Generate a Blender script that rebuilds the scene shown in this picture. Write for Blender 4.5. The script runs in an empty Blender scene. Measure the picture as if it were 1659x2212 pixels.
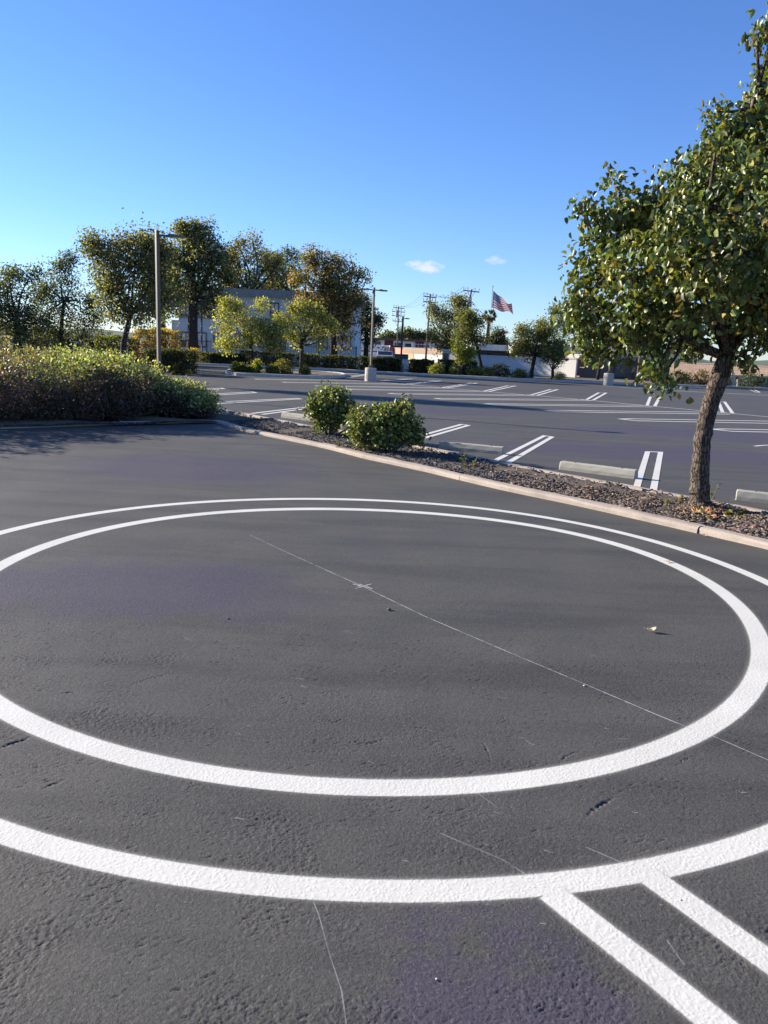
import bpy, math, random
import numpy as np
from mathutils import Vector, Matrix
R = random.Random(7)
NR = np.random.default_rng(11)
PI = math.pi
sc = bpy.context.scene
COL = sc.collection

# ------------------------------------------------------------------ camera geometry
F, PITCH, ROLL, H = 1661.0, 0.2089148, 0.0451486, 1.7      # pixels are those of the photo shown 1659 x 2212
FW = np.array([0, math.cos(PITCH), -math.sin(PITCH)]); RT0 = np.array([1.0, 0, 0]); UP0 = np.cross(RT0, FW)
RT = RT0*math.cos(ROLL) + UP0*math.sin(ROLL); UP = -RT0*math.sin(ROLL) + UP0*math.cos(ROLL)
CAM = np.array([0, 0, H])
def ray(px, py): return FW*F + (px-829.5)*RT - (py-1106)*UP
def at(px, py, z=0.0):                      # ground point (height z) seen at a pixel
    d = ray(px, py); t = (z-H)/d[2]; return CAM + d*t
def atY(px, py, Y):                         # point at world depth Y seen at a pixel
    d = ray(px, py); return CAM + d*(Y/d[1])
def ppm(Y): return F/(Y*1.02)               # pixels per metre at depth Y

cam = bpy.data.objects.new('camera', bpy.data.cameras.new('camera')); COL.objects.link(cam)
M = Matrix([[RT[i], UP[i], -FW[i], CAM[i]] for i in range(3)] + [[0, 0, 0, 1]])
cam.matrix_world = M
cam.data.sensor_fit = 'VERTICAL'; cam.data.sensor_height = 36; cam.data.lens = 36*F/2212
cam.data.clip_end = 5000; cam.data.clip_start = 0.05
sc.camera = cam

# ------------------------------------------------------------------ mesh helpers
WL = {}                                     # world location of every empty/object origin
class MB:
    def __init__(s): s.v = []; s.f = []; s.m = []; s.uv = None
    def add(s, vs, fs, mi=0):
        o = len(s.v); s.v.extend([tuple(map(float, p)) for p in vs]); s.f.extend([tuple(i+o for i in f) for f in fs]); s.m.extend([mi]*len(fs))
    def box(s, c, size, rz=0, mi=0, axes=None):
        a, b, d = [k/2 for k in size]
        if axes is None: axes = (np.array([math.cos(rz), math.sin(rz), 0]), np.array([-math.sin(rz), math.cos(rz), 0]), np.array([0, 0, 1.0]))
        c = np.array(c, float); vs = [c+axes[0]*x*a+axes[1]*y*b+axes[2]*z*d for z in (-1, 1) for y in (-1, 1) for x in (-1, 1)]
        s.add(vs, [(0, 2, 3, 1), (4, 5, 7, 6), (0, 1, 5, 4), (2, 6, 7, 3), (0, 4, 6, 2), (1, 3, 7, 5)], mi)
    def beam(s, p, q, w, h, mi=0):
        p = np.array(p, float); q = np.array(q, float); d = q-p; L = np.linalg.norm(d); d /= L
        u = np.array([0, 0, 1.0]) if abs(d[2]) < .9 else np.array([0, 1.0, 0])
        n = np.cross(d, u); n /= np.linalg.norm(n); u = np.cross(n, d)
        s.box((p+q)/2, (L, w, h), axes=(d, n, u), mi=mi)
    def tube(s, pts, rad, n=6, mi=0, cap=True):
        pts = [np.array(p, float) for p in pts]; k = len(pts)
        if not hasattr(rad, '__len__'): rad = [rad]*k
        vs = []; ref = np.array([.31, .94, .12])
        for i, p in enumerate(pts):
            d = pts[min(i+1, k-1)]-pts[max(i-1, 0)]; d = d/(np.linalg.norm(d)+1e-9)
            a = np.cross(d, ref); a /= np.linalg.norm(a)+1e-9; b = np.cross(d, a)
            for j in range(n):
                t = 2*PI*j/n; vs.append(p+rad[i]*(a*math.cos(t)+b*math.sin(t)))
        fs = [(i*n+j, i*n+(j+1) % n, (i+1)*n+(j+1) % n, (i+1)*n+j) for i in range(k-1) for j in range(n)]
        if cap: fs += [tuple(range(n-1, -1, -1)), tuple((k-1)*n+j for j in range(n))]
        s.add(vs, fs, mi)
    def lathe(s, c, prof, n=20, mi=0):
        c = np.array(c, float); vs = []
        for r, z in prof:
            for j in range(n): vs.append(c+np.array([r*math.cos(2*PI*j/n), r*math.sin(2*PI*j/n), z]))
        k = len(prof)
        fs = [(i*n+j, i*n+(j+1) % n, (i+1)*n+(j+1) % n, (i+1)*n+j) for i in range(k-1) for j in range(n)]
        fs += [tuple(range(n-1, -1, -1)), tuple((k-1)*n+j for j in range(n))]
        s.add(vs, fs, mi)
def link(o, parent=None):
    COL.objects.link(o)
    if parent is not None: o.parent = parent
    return o
def obj(name, mb, mats, parent=None, origin=None, smooth=False, bevel=0, angle=None):
    pl = np.array(WL.get(parent.as_pointer(), (0, 0, 0))) if parent is not None else np.zeros(3)
    og = pl if parent is not None else (np.zeros(3) if origin is None else np.array(origin, float))
    me = bpy.data.meshes.new(name); v = np.array(mb.v)-og
    me.from_pydata(v.tolist(), [], mb.f)
    if not isinstance(mats, (list, tuple)): mats = [mats]
    for m in mats: me.materials.append(m)
    if len(mats) > 1: me.polygons.foreach_set('material_index', mb.m)
    if smooth: me.polygons.foreach_set('use_smooth', [True]*len(me.polygons))
    if mb.uv is not None:
        l = me.uv_layers.new(name='UVMap'); l.data.foreach_set('uv', np.array([mb.uv[i] for f in mb.f for i in f], float).ravel())
    me.update(); o = bpy.data.objects.new(name, me); link(o, parent)
    if parent is None: o.location = og.tolist()
    WL[o.as_pointer()] = og
    if bevel:
        b = o.modifiers.new('bevel', 'BEVEL'); b.width = bevel; b.segments = 2; b.limit_method = 'ANGLE'
    return o
def tag(o, label=None, cat=None, group=None, kind=None):
    if label: o['label'] = label
    if cat: o['category'] = cat
    if group: o['group'] = group
    if kind: o['kind'] = kind
    return o
def thing(name, loc, label, cat, group=None):
    o = bpy.data.objects.new(name, None); COL.objects.link(o); o.empty_display_size = .2
    o.location = [float(x) for x in loc]; WL[o.as_pointer()] = np.array(loc, float)
    return tag(o, label, cat, group)

# ------------------------------------------------------------------ material helpers
class NT:
    def __init__(s, name):
        s.mat = bpy.data.materials.new(name); s.mat.use_nodes = True; s.t = s.mat.node_tree; s.t.nodes.clear()
        s.out = s.n('ShaderNodeOutputMaterial')
    def n(s, typ, ins=None, **kw):
        nd = s.t.nodes.new(typ)
        for k, v in kw.items(): setattr(nd, k, v)
        for k, v in (ins or {}).items():
            i = nd.inputs[k]
            if isinstance(v, bpy.types.NodeSocket): s.t.links.new(v, i)
            else: i.default_value = v
        return nd
    def tc(s, kind='Object'): return s.n('ShaderNodeTexCoord').outputs[kind]
    def map(s, vec, scale=(1, 1, 1), rot=(0, 0, 0), loc=(0, 0, 0)):
        return s.n('ShaderNodeMapping', {'Vector': vec, 'Scale': scale, 'Rotation': rot, 'Location': loc}).outputs[0]
    def noise(s, vec, scale, detail=3, rough=.55, out=0, dist=0):
        return s.n('ShaderNodeTexNoise', {'Vector': vec, 'Scale': scale, 'Detail': detail, 'Roughness': rough, 'Distortion': dist}).outputs[out]
    def voro(s, vec, scale, feature='F1', out='Distance', rnd=1):
        return s.n('ShaderNodeTexVoronoi', {'Vector': vec, 'Scale': scale, 'Randomness': rnd}, feature=feature).outputs[out]
    def ramp(s, fac, stops, interp='LINEAR'):
        r = s.n('ShaderNodeValToRGB', {'Fac': fac}); cr = r.color_ramp; cr.interpolation = interp
        while len(cr.elements) > 1: cr.elements.remove(cr.elements[-1])
        for i, (p, c) in enumerate(stops):
            e = cr.elements[0] if i == 0 else cr.elements.new(p)
            e.position = p; e.color = (*c, 1) if hasattr(c, '__len__') else (c, c, c, 1)
        return r.outputs[0]
    def math(s, op, a, b=0.0, c=0.0, clamp=False):
        nd = s.n('ShaderNodeMath', {0: a, 1: b, 2: c}, operation=op, use_clamp=clamp); return nd.outputs[0]
    def mix(s, fac, a, b, mode='MIX'):
        nd = s.n('ShaderNodeMix', data_type='RGBA', blend_type=mode)
        for k, v in ((0, fac), (6, a), (7, b)):
            i = nd.inputs[k]
            if isinstance(v, bpy.types.NodeSocket): s.t.links.new(v, i)
            elif k == 0: i.default_value = v
            else: i.default_value = (*v, 1) if len(v) == 3 else v
        return nd.outputs[2]
    def bump(s, h, strength=.5, dist=.01, nrm=None):
        ins = {'Height': h, 'Strength': strength, 'Distance': dist}
        if nrm is not None: ins['Normal'] = nrm
        return s.n('ShaderNodeBump', ins).outputs[0]
    def bsdf(s, col, rough=.6, nrm=None, spec=.5, metal=0.0, **kw):
        ins = {'Roughness': rough, 'Specular IOR Level': spec, 'Metallic': metal}
        ins['Base Color'] = col if isinstance(col, bpy.types.NodeSocket) else (*col, 1)
        if nrm is not None: ins['Normal'] = nrm
        ins.update(kw); return s.n('ShaderNodeBsdfPrincipled', ins).outputs[0]
    def done(s, sh): s.t.links.new(sh, s.out.inputs[0]); return s.mat

def simple(name, col, rough=.6, var=.25, scale=4, bump=.0, bscale=60, spec=.4, metal=0.0):
    t = NT(name); v = t.tc(); n = t.noise(v, scale, 5, .6)
    c = t.mix(n, [x*(1-var) for x in col], [min(1, x*(1+var)) for x in col])
    nr = t.bump(t.noise(v, bscale, 4), bump, .02) if bump else None
    return t.done(t.bsdf(c, rough, nr, spec, metal))

TINTS = [(tuple(at(260, 1270)[:2]), (1.5, .8)), (tuple(at(420, 1010)[:2]), (2.0, 1.5)), (tuple(at(1130, 2140)[:2]), (.55, .28)), ((5.5, 14.5), (4.5, 1.6)), ((9.5, 19), (6, 2.2)), ((1, 23), (4, 1.6))]
def asphalt_mat():
    t = NT('asphalt'); v = t.tc()
    big = t.noise(v, .22, 4, .55); mid = t.noise(v, 1.3, 5, .6); fine = t.noise(v, 55, 3, .6)
    streak = t.noise(t.map(v, (.35, 2.2, 1), (0, 0, .5)), 1.1, 5, .6)
    base = t.mix(t.ramp(big, [(.35, 0), (.65, 1)]), (.073, .0695, .0575), (.076, .069, .063))
    base = t.mix(t.math('MULTIPLY', t.ramp(mid, [(.35, 0), (.7, 1)]), .75), base, (.096, .091, .076))
    base = t.mix(t.math('MULTIPLY', t.ramp(streak, [(.46, 0), (.66, 1)]), .7), base, (.043, .041, .036))
    base = t.mix(t.math('MULTIPLY', t.ramp(fine, [(.3, 0), (.8, 1)]), .35), base, (.10, .10, .098))
    # purple-grey tint patches added to the asphalt colour, with ragged rims
    wob = t.n('ShaderNodeVectorMath', {0: v, 1: t.n('ShaderNodeVectorMath', {0: t.n('ShaderNodeVectorMath', {0: t.noise(v, 1.6, 5, .65, 1), 1: (.5, .5, .5)}, operation='SUBTRACT').outputs[0], 3: 1.5}, operation='SCALE').outputs[0]}, operation='ADD').outputs[0]
    pur = None
    for (sx, sy), (rx, ry) in TINTS:
        q = t.map(wob, (1/rx, 1/ry, 0), (0, 0, 0), (-sx/rx, -sy/ry, 0)); dd = t.n('ShaderNodeVectorMath', {0: q}, operation='LENGTH').outputs['Value']
        m = t.ramp(dd, [(.55, 1), (1.0, 0)]); pur = m if pur is None else t.math('MAXIMUM', pur, m)
    base = t.mix(t.math('MULTIPLY', pur, .8), base, (.068, .058, .079))
    grain = t.voro(v, 170, 'F1', 'Color'); gs = t.n('ShaderNodeSeparateXYZ', {0: grain}).outputs[0]
    base = t.mix(t.math('MULTIPLY', t.ramp(gs, [(.80, 0), (.97, 1)]), .30), base, (.17, .165, .155))
    base = t.mix(t.math('MULTIPLY', t.ramp(gs, [(.05, 1), (.26, 0)]), .40), base, (.028, .028, .027))
    tn = t.noise(t.map(v, (9, 26, 1), (0, 0, -.55)), 1.5, 6, .75); tzn = t.ramp(t.noise(v, 1.1, 4, .6), [(.45, 0), (.62, 1)])
    base = t.mix(t.math('MULTIPLY', t.math('MULTIPLY', t.ramp(tn, [(.62, 0), (.70, 1)]), tzn), .55), base, (.026, .026, .026))
    # scuffs: pale dashes stretched along the driving direction
    sc_ = t.noise(t.map(v, (1.6, 16, 1), (0, 0, .35)), 2.2, 4, .7)
    base = t.mix(t.math('MULTIPLY', t.ramp(sc_, [(.70, 0), (.80, 1)]), .28), base, (.22, .22, .215))
    # relief: pebbled seal coat, rougher in patches, with torn pits
    rough_zone = t.ramp(t.noise(v, .55, 4, .55), [(.36, .12), (.62, 1)])
    wv = t.n('ShaderNodeVectorMath', {0: v, 1: t.n('ShaderNodeVectorMath', {0: t.noise(v, 14, 2, .5, 1), 3: .05}, operation='SCALE').outputs[0]}, operation='ADD').outputs[0]
    peb = t.ramp(t.voro(wv, 62), [(0, 1), (.6, 0)]); grit = t.noise(v, 150, 3, .65); wr = t.noise(t.map(v, (26, 60, 1), (0, 0, .3)), 1, 4, .65)
    pit = t.ramp(t.noise(t.map(v, (8, 19, 1), (0, 0, .28)), 1.2, 5, .72), [(.30, 0), (.40, 1)])
    pitzone = t.ramp(t.noise(v, .9, 3, .5), [(.48, 0), (.62, 1)])
    pit = t.math('SUBTRACT', 1.0, t.math('MULTIPLY', t.math('SUBTRACT', 1.0, pit), pitzone))
    h = t.math('ADD', t.math('MULTIPLY', peb, .45), t.math('MULTIPLY', grit, .35))
    h = t.math('MULTIPLY', t.math('ADD', h, t.math('MULTIPLY', wr, .7)), rough_zone)
    h = t.math('ADD', h, t.math('MULTIPLY', pit, 1.6))
    nr = t.bump(h, .55, .005)
    nr = t.bump(t.noise(v, 240, 2, .7), .45, .004, nr)
    return t.done(t.bsdf(base, t.ramp(mid, [(.2, .62), (.8, .8)]), nr, .2))
ASPH = asphalt_mat()

def paint_mat(name='white_paint', col=(.67, .645, .56)):
    t = NT(name); v = t.tc(); uv = t.tc('UV')
    x = t.n('ShaderNodeSeparateXYZ', {0: uv}).outputs[1]
    e = t.math('SUBTRACT', .5, t.math('ABSOLUTE', t.math('SUBTRACT', x, .5)))       # 0 at the rim, .5 in the middle
    e = t.math('ADD', e, t.math('MULTIPLY', t.math('SUBTRACT', t.noise(v, 60, 3, .6), .5), .035))
    e = t.math('ADD', e, t.math('MULTIPLY', t.math('SUBTRACT', t.noise(v, 260, 2, .6), .5), .05))
    a = t.ramp(e, [(.02, 0), (.10, .07), (.150, .24), (.185, .95), (.21, 1)])
    wear = t.noise(v, 46, 4, .7); big = t.noise(v, 2.3, 4)
    c = t.mix(t.math('MULTIPLY', t.ramp(big, [(.3, 0), (.75, 1)]), .8), col, [k*.84 for k in col])
    c = t.mix(t.math('MULTIPLY', t.ramp(wear, [(.60, 0), (.78, 1)]), .6), c, (.36, .36, .35))
    wv = t.n('ShaderNodeVectorMath', {0: v, 1: t.n('ShaderNodeVectorMath', {0: t.noise(v, 14, 2, .5, 1), 3: .05}, operation='SCALE').outputs[0]}, operation='ADD').outputs[0]
    peb = t.ramp(t.voro(wv, 62), [(0, 1), (.6, 0)])
    h = t.math('ADD', t.math('MULTIPLY', peb, .5), t.math('MULTIPLY', t.noise(v, 130, 3), .5))
    h = t.math('ADD', h, t.math('MULTIPLY', t.noise(t.map(v, (26, 60, 1), (0, 0, .3)), 1, 4, .65), .8))
    b = t.bsdf(c, .55, t.bump(h, .30, .005), .3)
    tr = t.n('ShaderNodeBsdfTransparent').outputs[0]
    return t.done(t.n('ShaderNodeMixShader', {0: a, 1: tr, 2: b}).outputs[0])
PAINT = paint_mat()
def thin_mat(name='chalk', hi=.5):
    t = NT(name); v = t.tc()
    a = t.ramp(t.noise(v, 9, 6, .8), [(.34, .05*hi), (.58, hi)])
    b = t.bsdf((.6, .6, .58), .8); tr = t.n('ShaderNodeBsdfTransparent').outputs[0]
    return t.done(t.n('ShaderNodeMixShader', {0: a, 1: tr, 2: b}).outputs[0])
CHALK = thin_mat('chalk', .72); SCUFF = thin_mat('scuff', .26)

def concrete(name, col, stain=(.12, .11, .09), amt=.5):
    t = NT(name); v = t.tc()
    n = t.noise(v, 3.5, 6, .65); f = t.noise(v, 90, 3, .6); s2 = t.ramp(t.noise(v, 1.3, 5, .7), [(.5, 0), (.75, 1)])
    c = t.mix(n, [x*.75 for x in col], [min(1, x*1.2) for x in col])
    c = t.mix(t.math('MULTIPLY', s2, amt), c, stain)
    c = t.mix(t.math('MULTIPLY', t.ramp(f, [(.5, 0), (.75, 1)]), .4), c, [x*.45 for x in col])
    return t.done(t.bsdf(c, .88, t.bump(t.math('ADD', n, t.math('MULTIPLY', f, .6)), .5, .012), .25))
KERBM = concrete('kerb_concrete', (.40, .335, .275), amt=.45)
STOPM = concrete('stop_concrete', (.40, .375, .31), amt=.4)
BASEM = concrete('base_concrete', (.42, .39, .35), amt=.25)
PALEK = concrete('pale_kerb', (.48, .45, .40), amt=.3)

def leaf_mat(name, rough=.45, tl=.28, spec=.4):
    t = NT(name); c = t.n('ShaderNodeAttribute', attribute_name='Col').outputs[0]
    b = t.bsdf(c, rough, None, spec)
    g = t.mix(1.0, c, (1.5, 1.45, .55), 'MULTIPLY')
    tr = t.n('ShaderNodeBsdfTranslucent', {'Color': g}).outputs[0]
    return t.done(t.n('ShaderNodeMixShader', {0: tl, 1: b, 2: tr}).outputs[0])
LEAF = leaf_mat('leaves', .5, .38); GLOSSY = leaf_mat('glossy_leaves', .40, .24, .42); DULL = leaf_mat('dull_leaves', .6, .46, .25)
def bark_mat(name, a, b, s=1.0):
    t = NT(name); v = t.tc(); m = t.map(v, (1, 1, .28))
    wv = t.n('ShaderNodeVectorMath', {0: m, 1: t.n('ShaderNodeVectorMath', {0: t.noise(v, 9, 3, .5, 1), 3: .05}, operation='SCALE').outputs[0]}, operation='ADD').outputs[0]
    d = t.voro(wv, 34*s, 'DISTANCE_TO_EDGE'); n = t.noise(v, 14*s, 5, .7)
    plate = t.ramp(d, [(.0, 0), (.14, 1)])
    c = t.mix(n, a, b); c = t.mix(t.math('MULTIPLY', t.math('SUBTRACT', 1.0, plate), .75), c, [x*.35 for x in a])
    h = t.math('ADD', plate, t.math('MULTIPLY', n, .7))
    return t.done(t.bsdf(c, .9, t.bump(h, 1.0, .03), .15))
BARK = bark_mat('bark', (.085, .066, .052), (.20, .16, .125)); DBARK = bark_mat('dark_bark', (.05, .042, .035), (.10, .085, .07), .5)
TWIG = simple('twigs', (.115, .085, .062), .9, .4, 6)
GREYTWIG = simple('grey_branches', (.17, .15, .125), .9, .35, 3)

# ------------------------------------------------------------------ foliage
def nrm(a): return a/(np.linalg.norm(a, axis=-1, keepdims=True)+1e-9)
def leaf_mesh(name, P, A, N, S, C, mat, parent, wid=.55, fold=.18, curl=.15):
    """P base points, A axis, N normal, S length, C colour: every leaf a small folded, curled blade (4 tris)."""
    n = len(P); A = nrm(A); B = nrm(np.cross(A, N)); N = nrm(np.cross(B, A)); S = S[:, None]
    w = wid*.5*S; cu = curl*(.4+NR.random((n, 1)))
    mid = P+A*S*.5-N*S*(fold*.4+cu*.12); f = N*S*fold*.5
    L1 = P+A*S*.24+B*w*.86+f; R1 = P+A*S*.24-B*w*.86+f; L2 = P+A*S*.62+B*w*.80+f-N*S*cu*.25; R2 = P+A*S*.62-B*w*.80+f-N*S*cu*.25
    T = P+A*S*(1-curl*.25)-N*S*cu*.8
    V = np.stack([P, L1, R1, mid, L2, R2, T], 1).reshape(-1, 3)-WL[parent.as_pointer()]
    b = np.arange(n)[:, None]*7
    tri = np.concatenate([b+np.array(q) for q in ((0, 3, 1), (0, 2, 3), (1, 3, 4), (2, 5, 3), (4, 3, 6), (5, 6, 3))], 1).reshape(-1, 3)
    o = tri_obj(name, V, tri, np.repeat(C, 7, 0), mat, parent); o.data.polygons.foreach_set('use_smooth', [True]*len(o.data.polygons)); return o
def card_mesh(name, P, A, N, S, C, mat, parent, wid=.6):
    """lighter leaf: 2 tris folded along the midrib"""
    n = len(P); A = nrm(A); B = nrm(np.cross(A, N)); N = nrm(np.cross(B, A)); S = S[:, None]; w = wid*.5*S
    V = np.stack([P, P+A*S*.45+B*w+N*S*.12, P+A*S, P+A*S*.45-B*w+N*S*.12], 1).reshape(-1, 3)-WL[parent.as_pointer()]
    b = np.arange(n)[:, None]*4
    tri = np.concatenate([b+np.array([0, 2, 1]), b+np.array([0, 3, 2])], 1).reshape(-1, 3)
    return tri_obj(name, V, tri, np.repeat(C, 4, 0), mat, parent)
def tri_obj(name, V, tri, C, mat, parent):
    me = bpy.data.meshes.new(name); nv, nf = len(V), len(tri)
    me.vertices.add(nv); me.vertices.foreach_set('co', V.astype(np.float32).ravel())
    me.loops.add(nf*3); me.loops.foreach_set('vertex_index', tri.astype(np.int32).ravel())
    me.polygons.add(nf); me.polygons.foreach_set('loop_start', np.arange(0, nf*3, 3, dtype=np.int32))
    try: me.polygons.foreach_set('loop_total', np.full(nf, 3, dtype=np.int32))
    except Exception: pass
    me.update(calc_edges=True); me.validate()
    if C is not None:
        a = me.color_attributes.new('Col', 'FLOAT_COLOR', 'POINT')
        a.data.foreach_set('color', np.concatenate([C, np.ones((len(C), 1))], 1).astype(np.float32).ravel())
    me.materials.append(mat)
    o = bpy.data.objects.new(name, me); link(o, parent); WL[o.as_pointer()] = WL[parent.as_pointer()]
    return o
def pal(n, palette, jit=.22):
    w = np.array([p[0] for p in palette], float); w /= w.sum()
    c = np.array([p[1] for p in palette])[NR.choice(len(w), n, p=w)]
    return np.clip(c*(1+jit*NR.normal(size=(n, 1)))*(1+.08*NR.normal(size=(n, 3))), .004, .9)
def clumps(blobs, density, size, crad, per, shell=.45, lump=.28, zmin=.12):
    """clusters of leaves through a set of ellipsoids: returns base points, outward vectors, cluster ids, cluster centres"""
    Ps, Os, Cs, ids = [], [], [], []; k = 0
    for (c, r) in blobs:
        c = np.array(c); r = np.array(r)*np.ones(3); vol = r[0]*r[1]*r[2]
        n = max(6, int(density*(vol**(2/3)))); u = nrm(NR.normal(size=(n, 3)))
        ph = NR.random(3)*6; fr = 2.3+NR.random(3)
        lm = 1+lump*(np.sin(u[:, 0]*fr[0]*1.7+ph[0])+np.sin(u[:, 1]*fr[1]*1.7+ph[1])+np.sin(u[:, 2]*fr[2]*2+ph[2]))/3*1.4
        rad = (shell+(1-shell)*NR.random(n)**.6)*lm
        cc = c+u*r*rad[:, None]; m = cc[:, 2] > zmin; cc = cc[m]; uu = u[m]
        for j in range(len(cc)):
            q = max(3, int(per*(.5+NR.random())))
            s = crad*(.6+.8*NR.random())
            Ps.append(cc[j]+np.clip(NR.normal(size=(q, 3)), -1.6, 1.6)*s*np.array([1, 1, .8])); Os.append(np.repeat(uu[j][None], q, 0)); ids.append(np.full(q, k)); Cs.append(cc[j]); k += 1
    P = np.concatenate(Ps); O = np.concatenate(Os); I = np.concatenate(ids)
    m = P[:, 2] > zmin*.6
    return P[m], O[m], I[m], np.array(Cs)
def crown(name, blobs, palette, mat, parent, density, size, crad, per, droop=.3, shell=.45, full=False, lump=.28, zmin=.12, wid=.6, clump_pal=None, curl=.15):
    P, O, I, Cc = clumps(blobs, density, size, crad, per, shell, lump, zmin); n = len(P)
    A = O*.5+NR.normal(size=(n, 3))*.75+np.array([0, 0, -droop]); N = O*.6+NR.normal(size=(n, 3))*.7+np.array([0, 0, .5])
    S = size*(.65+.7*NR.random(n)); C = pal(n, palette)
    tone = (1+.28*NR.normal(size=len(Cc)))[I][:, None]; C = np.clip(C*np.clip(tone, .5, 1.7), .004, .9)
    if clump_pal:
        pick = NR.random(len(Cc)) < clump_pal[0]; mk = pick[I] & (NR.random(n) < .75); C[mk] = pal(int(mk.sum()), clump_pal[1])
    o = (leaf_mesh if full else card_mesh)(name, P, A, N, S, C, mat, parent, wid) if not full else leaf_mesh(name, P, A, N, S, C, mat, parent, wid, .2, curl)
    return o, Cc
def bend(p, q, k=4, amt=.12):
    p = np.array(p, float); q = np.array(q, float); L = np.linalg.norm(q-p); o = NR.normal(size=3)*amt*L
    return [p+(q-p)*t+o*math.sin(PI*t) for t in np.linspace(0, 1, k+1)]
def limbs(mb, fork, blobs, r0, Cc=None, twig=.012, ntw=60, sides=6):
    for c, r in blobs:
        pts = bend(fork, c, 5, .10); mb.tube(pts, list(np.linspace(r0, r0*.22, 6)), sides)
    if Cc is not None and len(Cc):
        cb = np.array([b[0] for b in blobs])
        for j in NR.choice(len(Cc), min(ntw, len(Cc)), replace=False):
            k = np.argmin(np.linalg.norm(cb-Cc[j], axis=1)); mb.tube(bend(cb[k], Cc[j], 3, .12), [twig*1.6, twig*1.2, twig*.8, twig*.4], 4, cap=False)

def tree_px(name, label, cat, group, Y, trunk, blobs, palette, n, leaf, bark=DBARK, mat=DULL, droop=.3, crad=None, per=14, shell=.35, limb=.5, lump=.4, ntw=60, clump_pal=None, wid=.6, flat=.9):
    """trunk: list of (px, py, width px); blobs: (px, py, r px[, dY]) at depth Y"""
    k = ppm(Y); base = atY(trunk[0][0], trunk[0][1], Y); base[2] = 0
    t = thing(name, base, label, cat, group)
    tp = [atY(a, b, Y) for a, b, w in trunk]; tp[0][2] = min(tp[0][2], .0); tp[0][2] = -.05
    tr = [w/k/2 for a, b, w in trunk]; tr[0] *= 1.25
    bl = []
    for b in blobs:
        dY = b[3] if len(b) > 3 else 0; r = b[2]/k; bl.append((atY(b[0], b[1], Y+dY), (r, r*flat, r)))
    bl2 = []
    for c, r in bl:
        r = np.array(r); bl2.append((c, r*.82))
        for _ in range(5):
            u = NR.normal(size=3)+np.array([0, -.2, .35]); u /= np.linalg.norm(u); q = R.uniform(.28, .52); bl2.append((c+u*r*R.uniform(.7, 1.05), r*q*np.array([1, 1, R.uniform(.9, 1.5)])))
    bl_main, bl = bl, bl2
    crad = (crad or leaf*1.1)
    tot = sum((r[0]*r[1]*r[2])**(2/3) for c, r in bl); dens = n/per/tot
    o, Cc = crown('crown', bl, palette, mat, t, dens, leaf, crad, per, droop, shell, lump=lump, clump_pal=clump_pal, wid=wid, zmin=.2)
    mb = MB(); mb.tube(tp, tr, 9); limbs(mb, tp[-1], bl_main, tr[-1]*limb, None, 0, 0, 6); limbs(mb, tp[-1], [], 0, None)
    cbm = np.array([b_[0] for b_ in bl_main])
    for c, r in bl2: mb.tube(bend(cbm[np.argmin(np.linalg.norm(cbm-c, axis=1))], c+1e-3, 3, .12), [tr[-1]*.16, tr[-1]*.13, tr[-1]*.1, tr[-1]*.05], 4, cap=False)
    obj('trunk', mb, bark, t, smooth=True)
    return t

# ------------------------------------------------------------------ sun, sky
SUND = np.array([.923, -.384, 0]); SUND = SUND/np.linalg.norm(SUND); EL = math.radians(20)
trav = Vector((SUND[0]*math.cos(EL), SUND[1]*math.cos(EL), -math.sin(EL)))
sun = bpy.data.objects.new('sun', bpy.data.lights.new('sun', 'SUN')); COL.objects.link(sun)
sun.rotation_euler = trav.to_track_quat('-Z', 'Y').to_euler(); sun.location = (-30, 15, 30)
sun.data.energy = 5.0; sun.data.angle = math.radians(.53); sun.data.color = (1, .91, .79)
w = bpy.data.worlds.new('World'); sc.world = w; w.use_nodes = True
wt = w.node_tree; wt.nodes.clear()
def wn(typ, ins=None, **kw):
    nd = wt.nodes.new(typ)
    for k, v in kw.items(): setattr(nd, k, v)
    for k, v in (ins or {}).items():
        if isinstance(v, bpy.types.NodeSocket): wt.links.new(v, nd.inputs[k])
        else: nd.inputs[k].default_value = v
    return nd
sky = wn('ShaderNodeTexSky', sky_type='NISHITA'); sky.sun_disc = False; sky.sun_elevation = EL
sky.sun_rotation = math.atan2(-SUND[0], -SUND[1]); sky.air_density = 1.0; sky.dust_density = 0.0; sky.ozone_density = 3.5; sky.altitude = 50
skyc = wn('ShaderNodeHueSaturation', {'Saturation': 1.05, 'Value': 1.0, 'Color': sky.outputs[0]}).outputs[0]
_tm = wn('ShaderNodeMix', data_type='RGBA', blend_type='MULTIPLY'); _tm.inputs[0].default_value = 1.0; wt.links.new(skyc, _tm.inputs[6]); _tm.inputs[7].default_value = (.71, .83, 1.16, 1); skyc = _tm.outputs[2]
gen = wn('ShaderNodeTexCoord').outputs['Generated']
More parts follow.
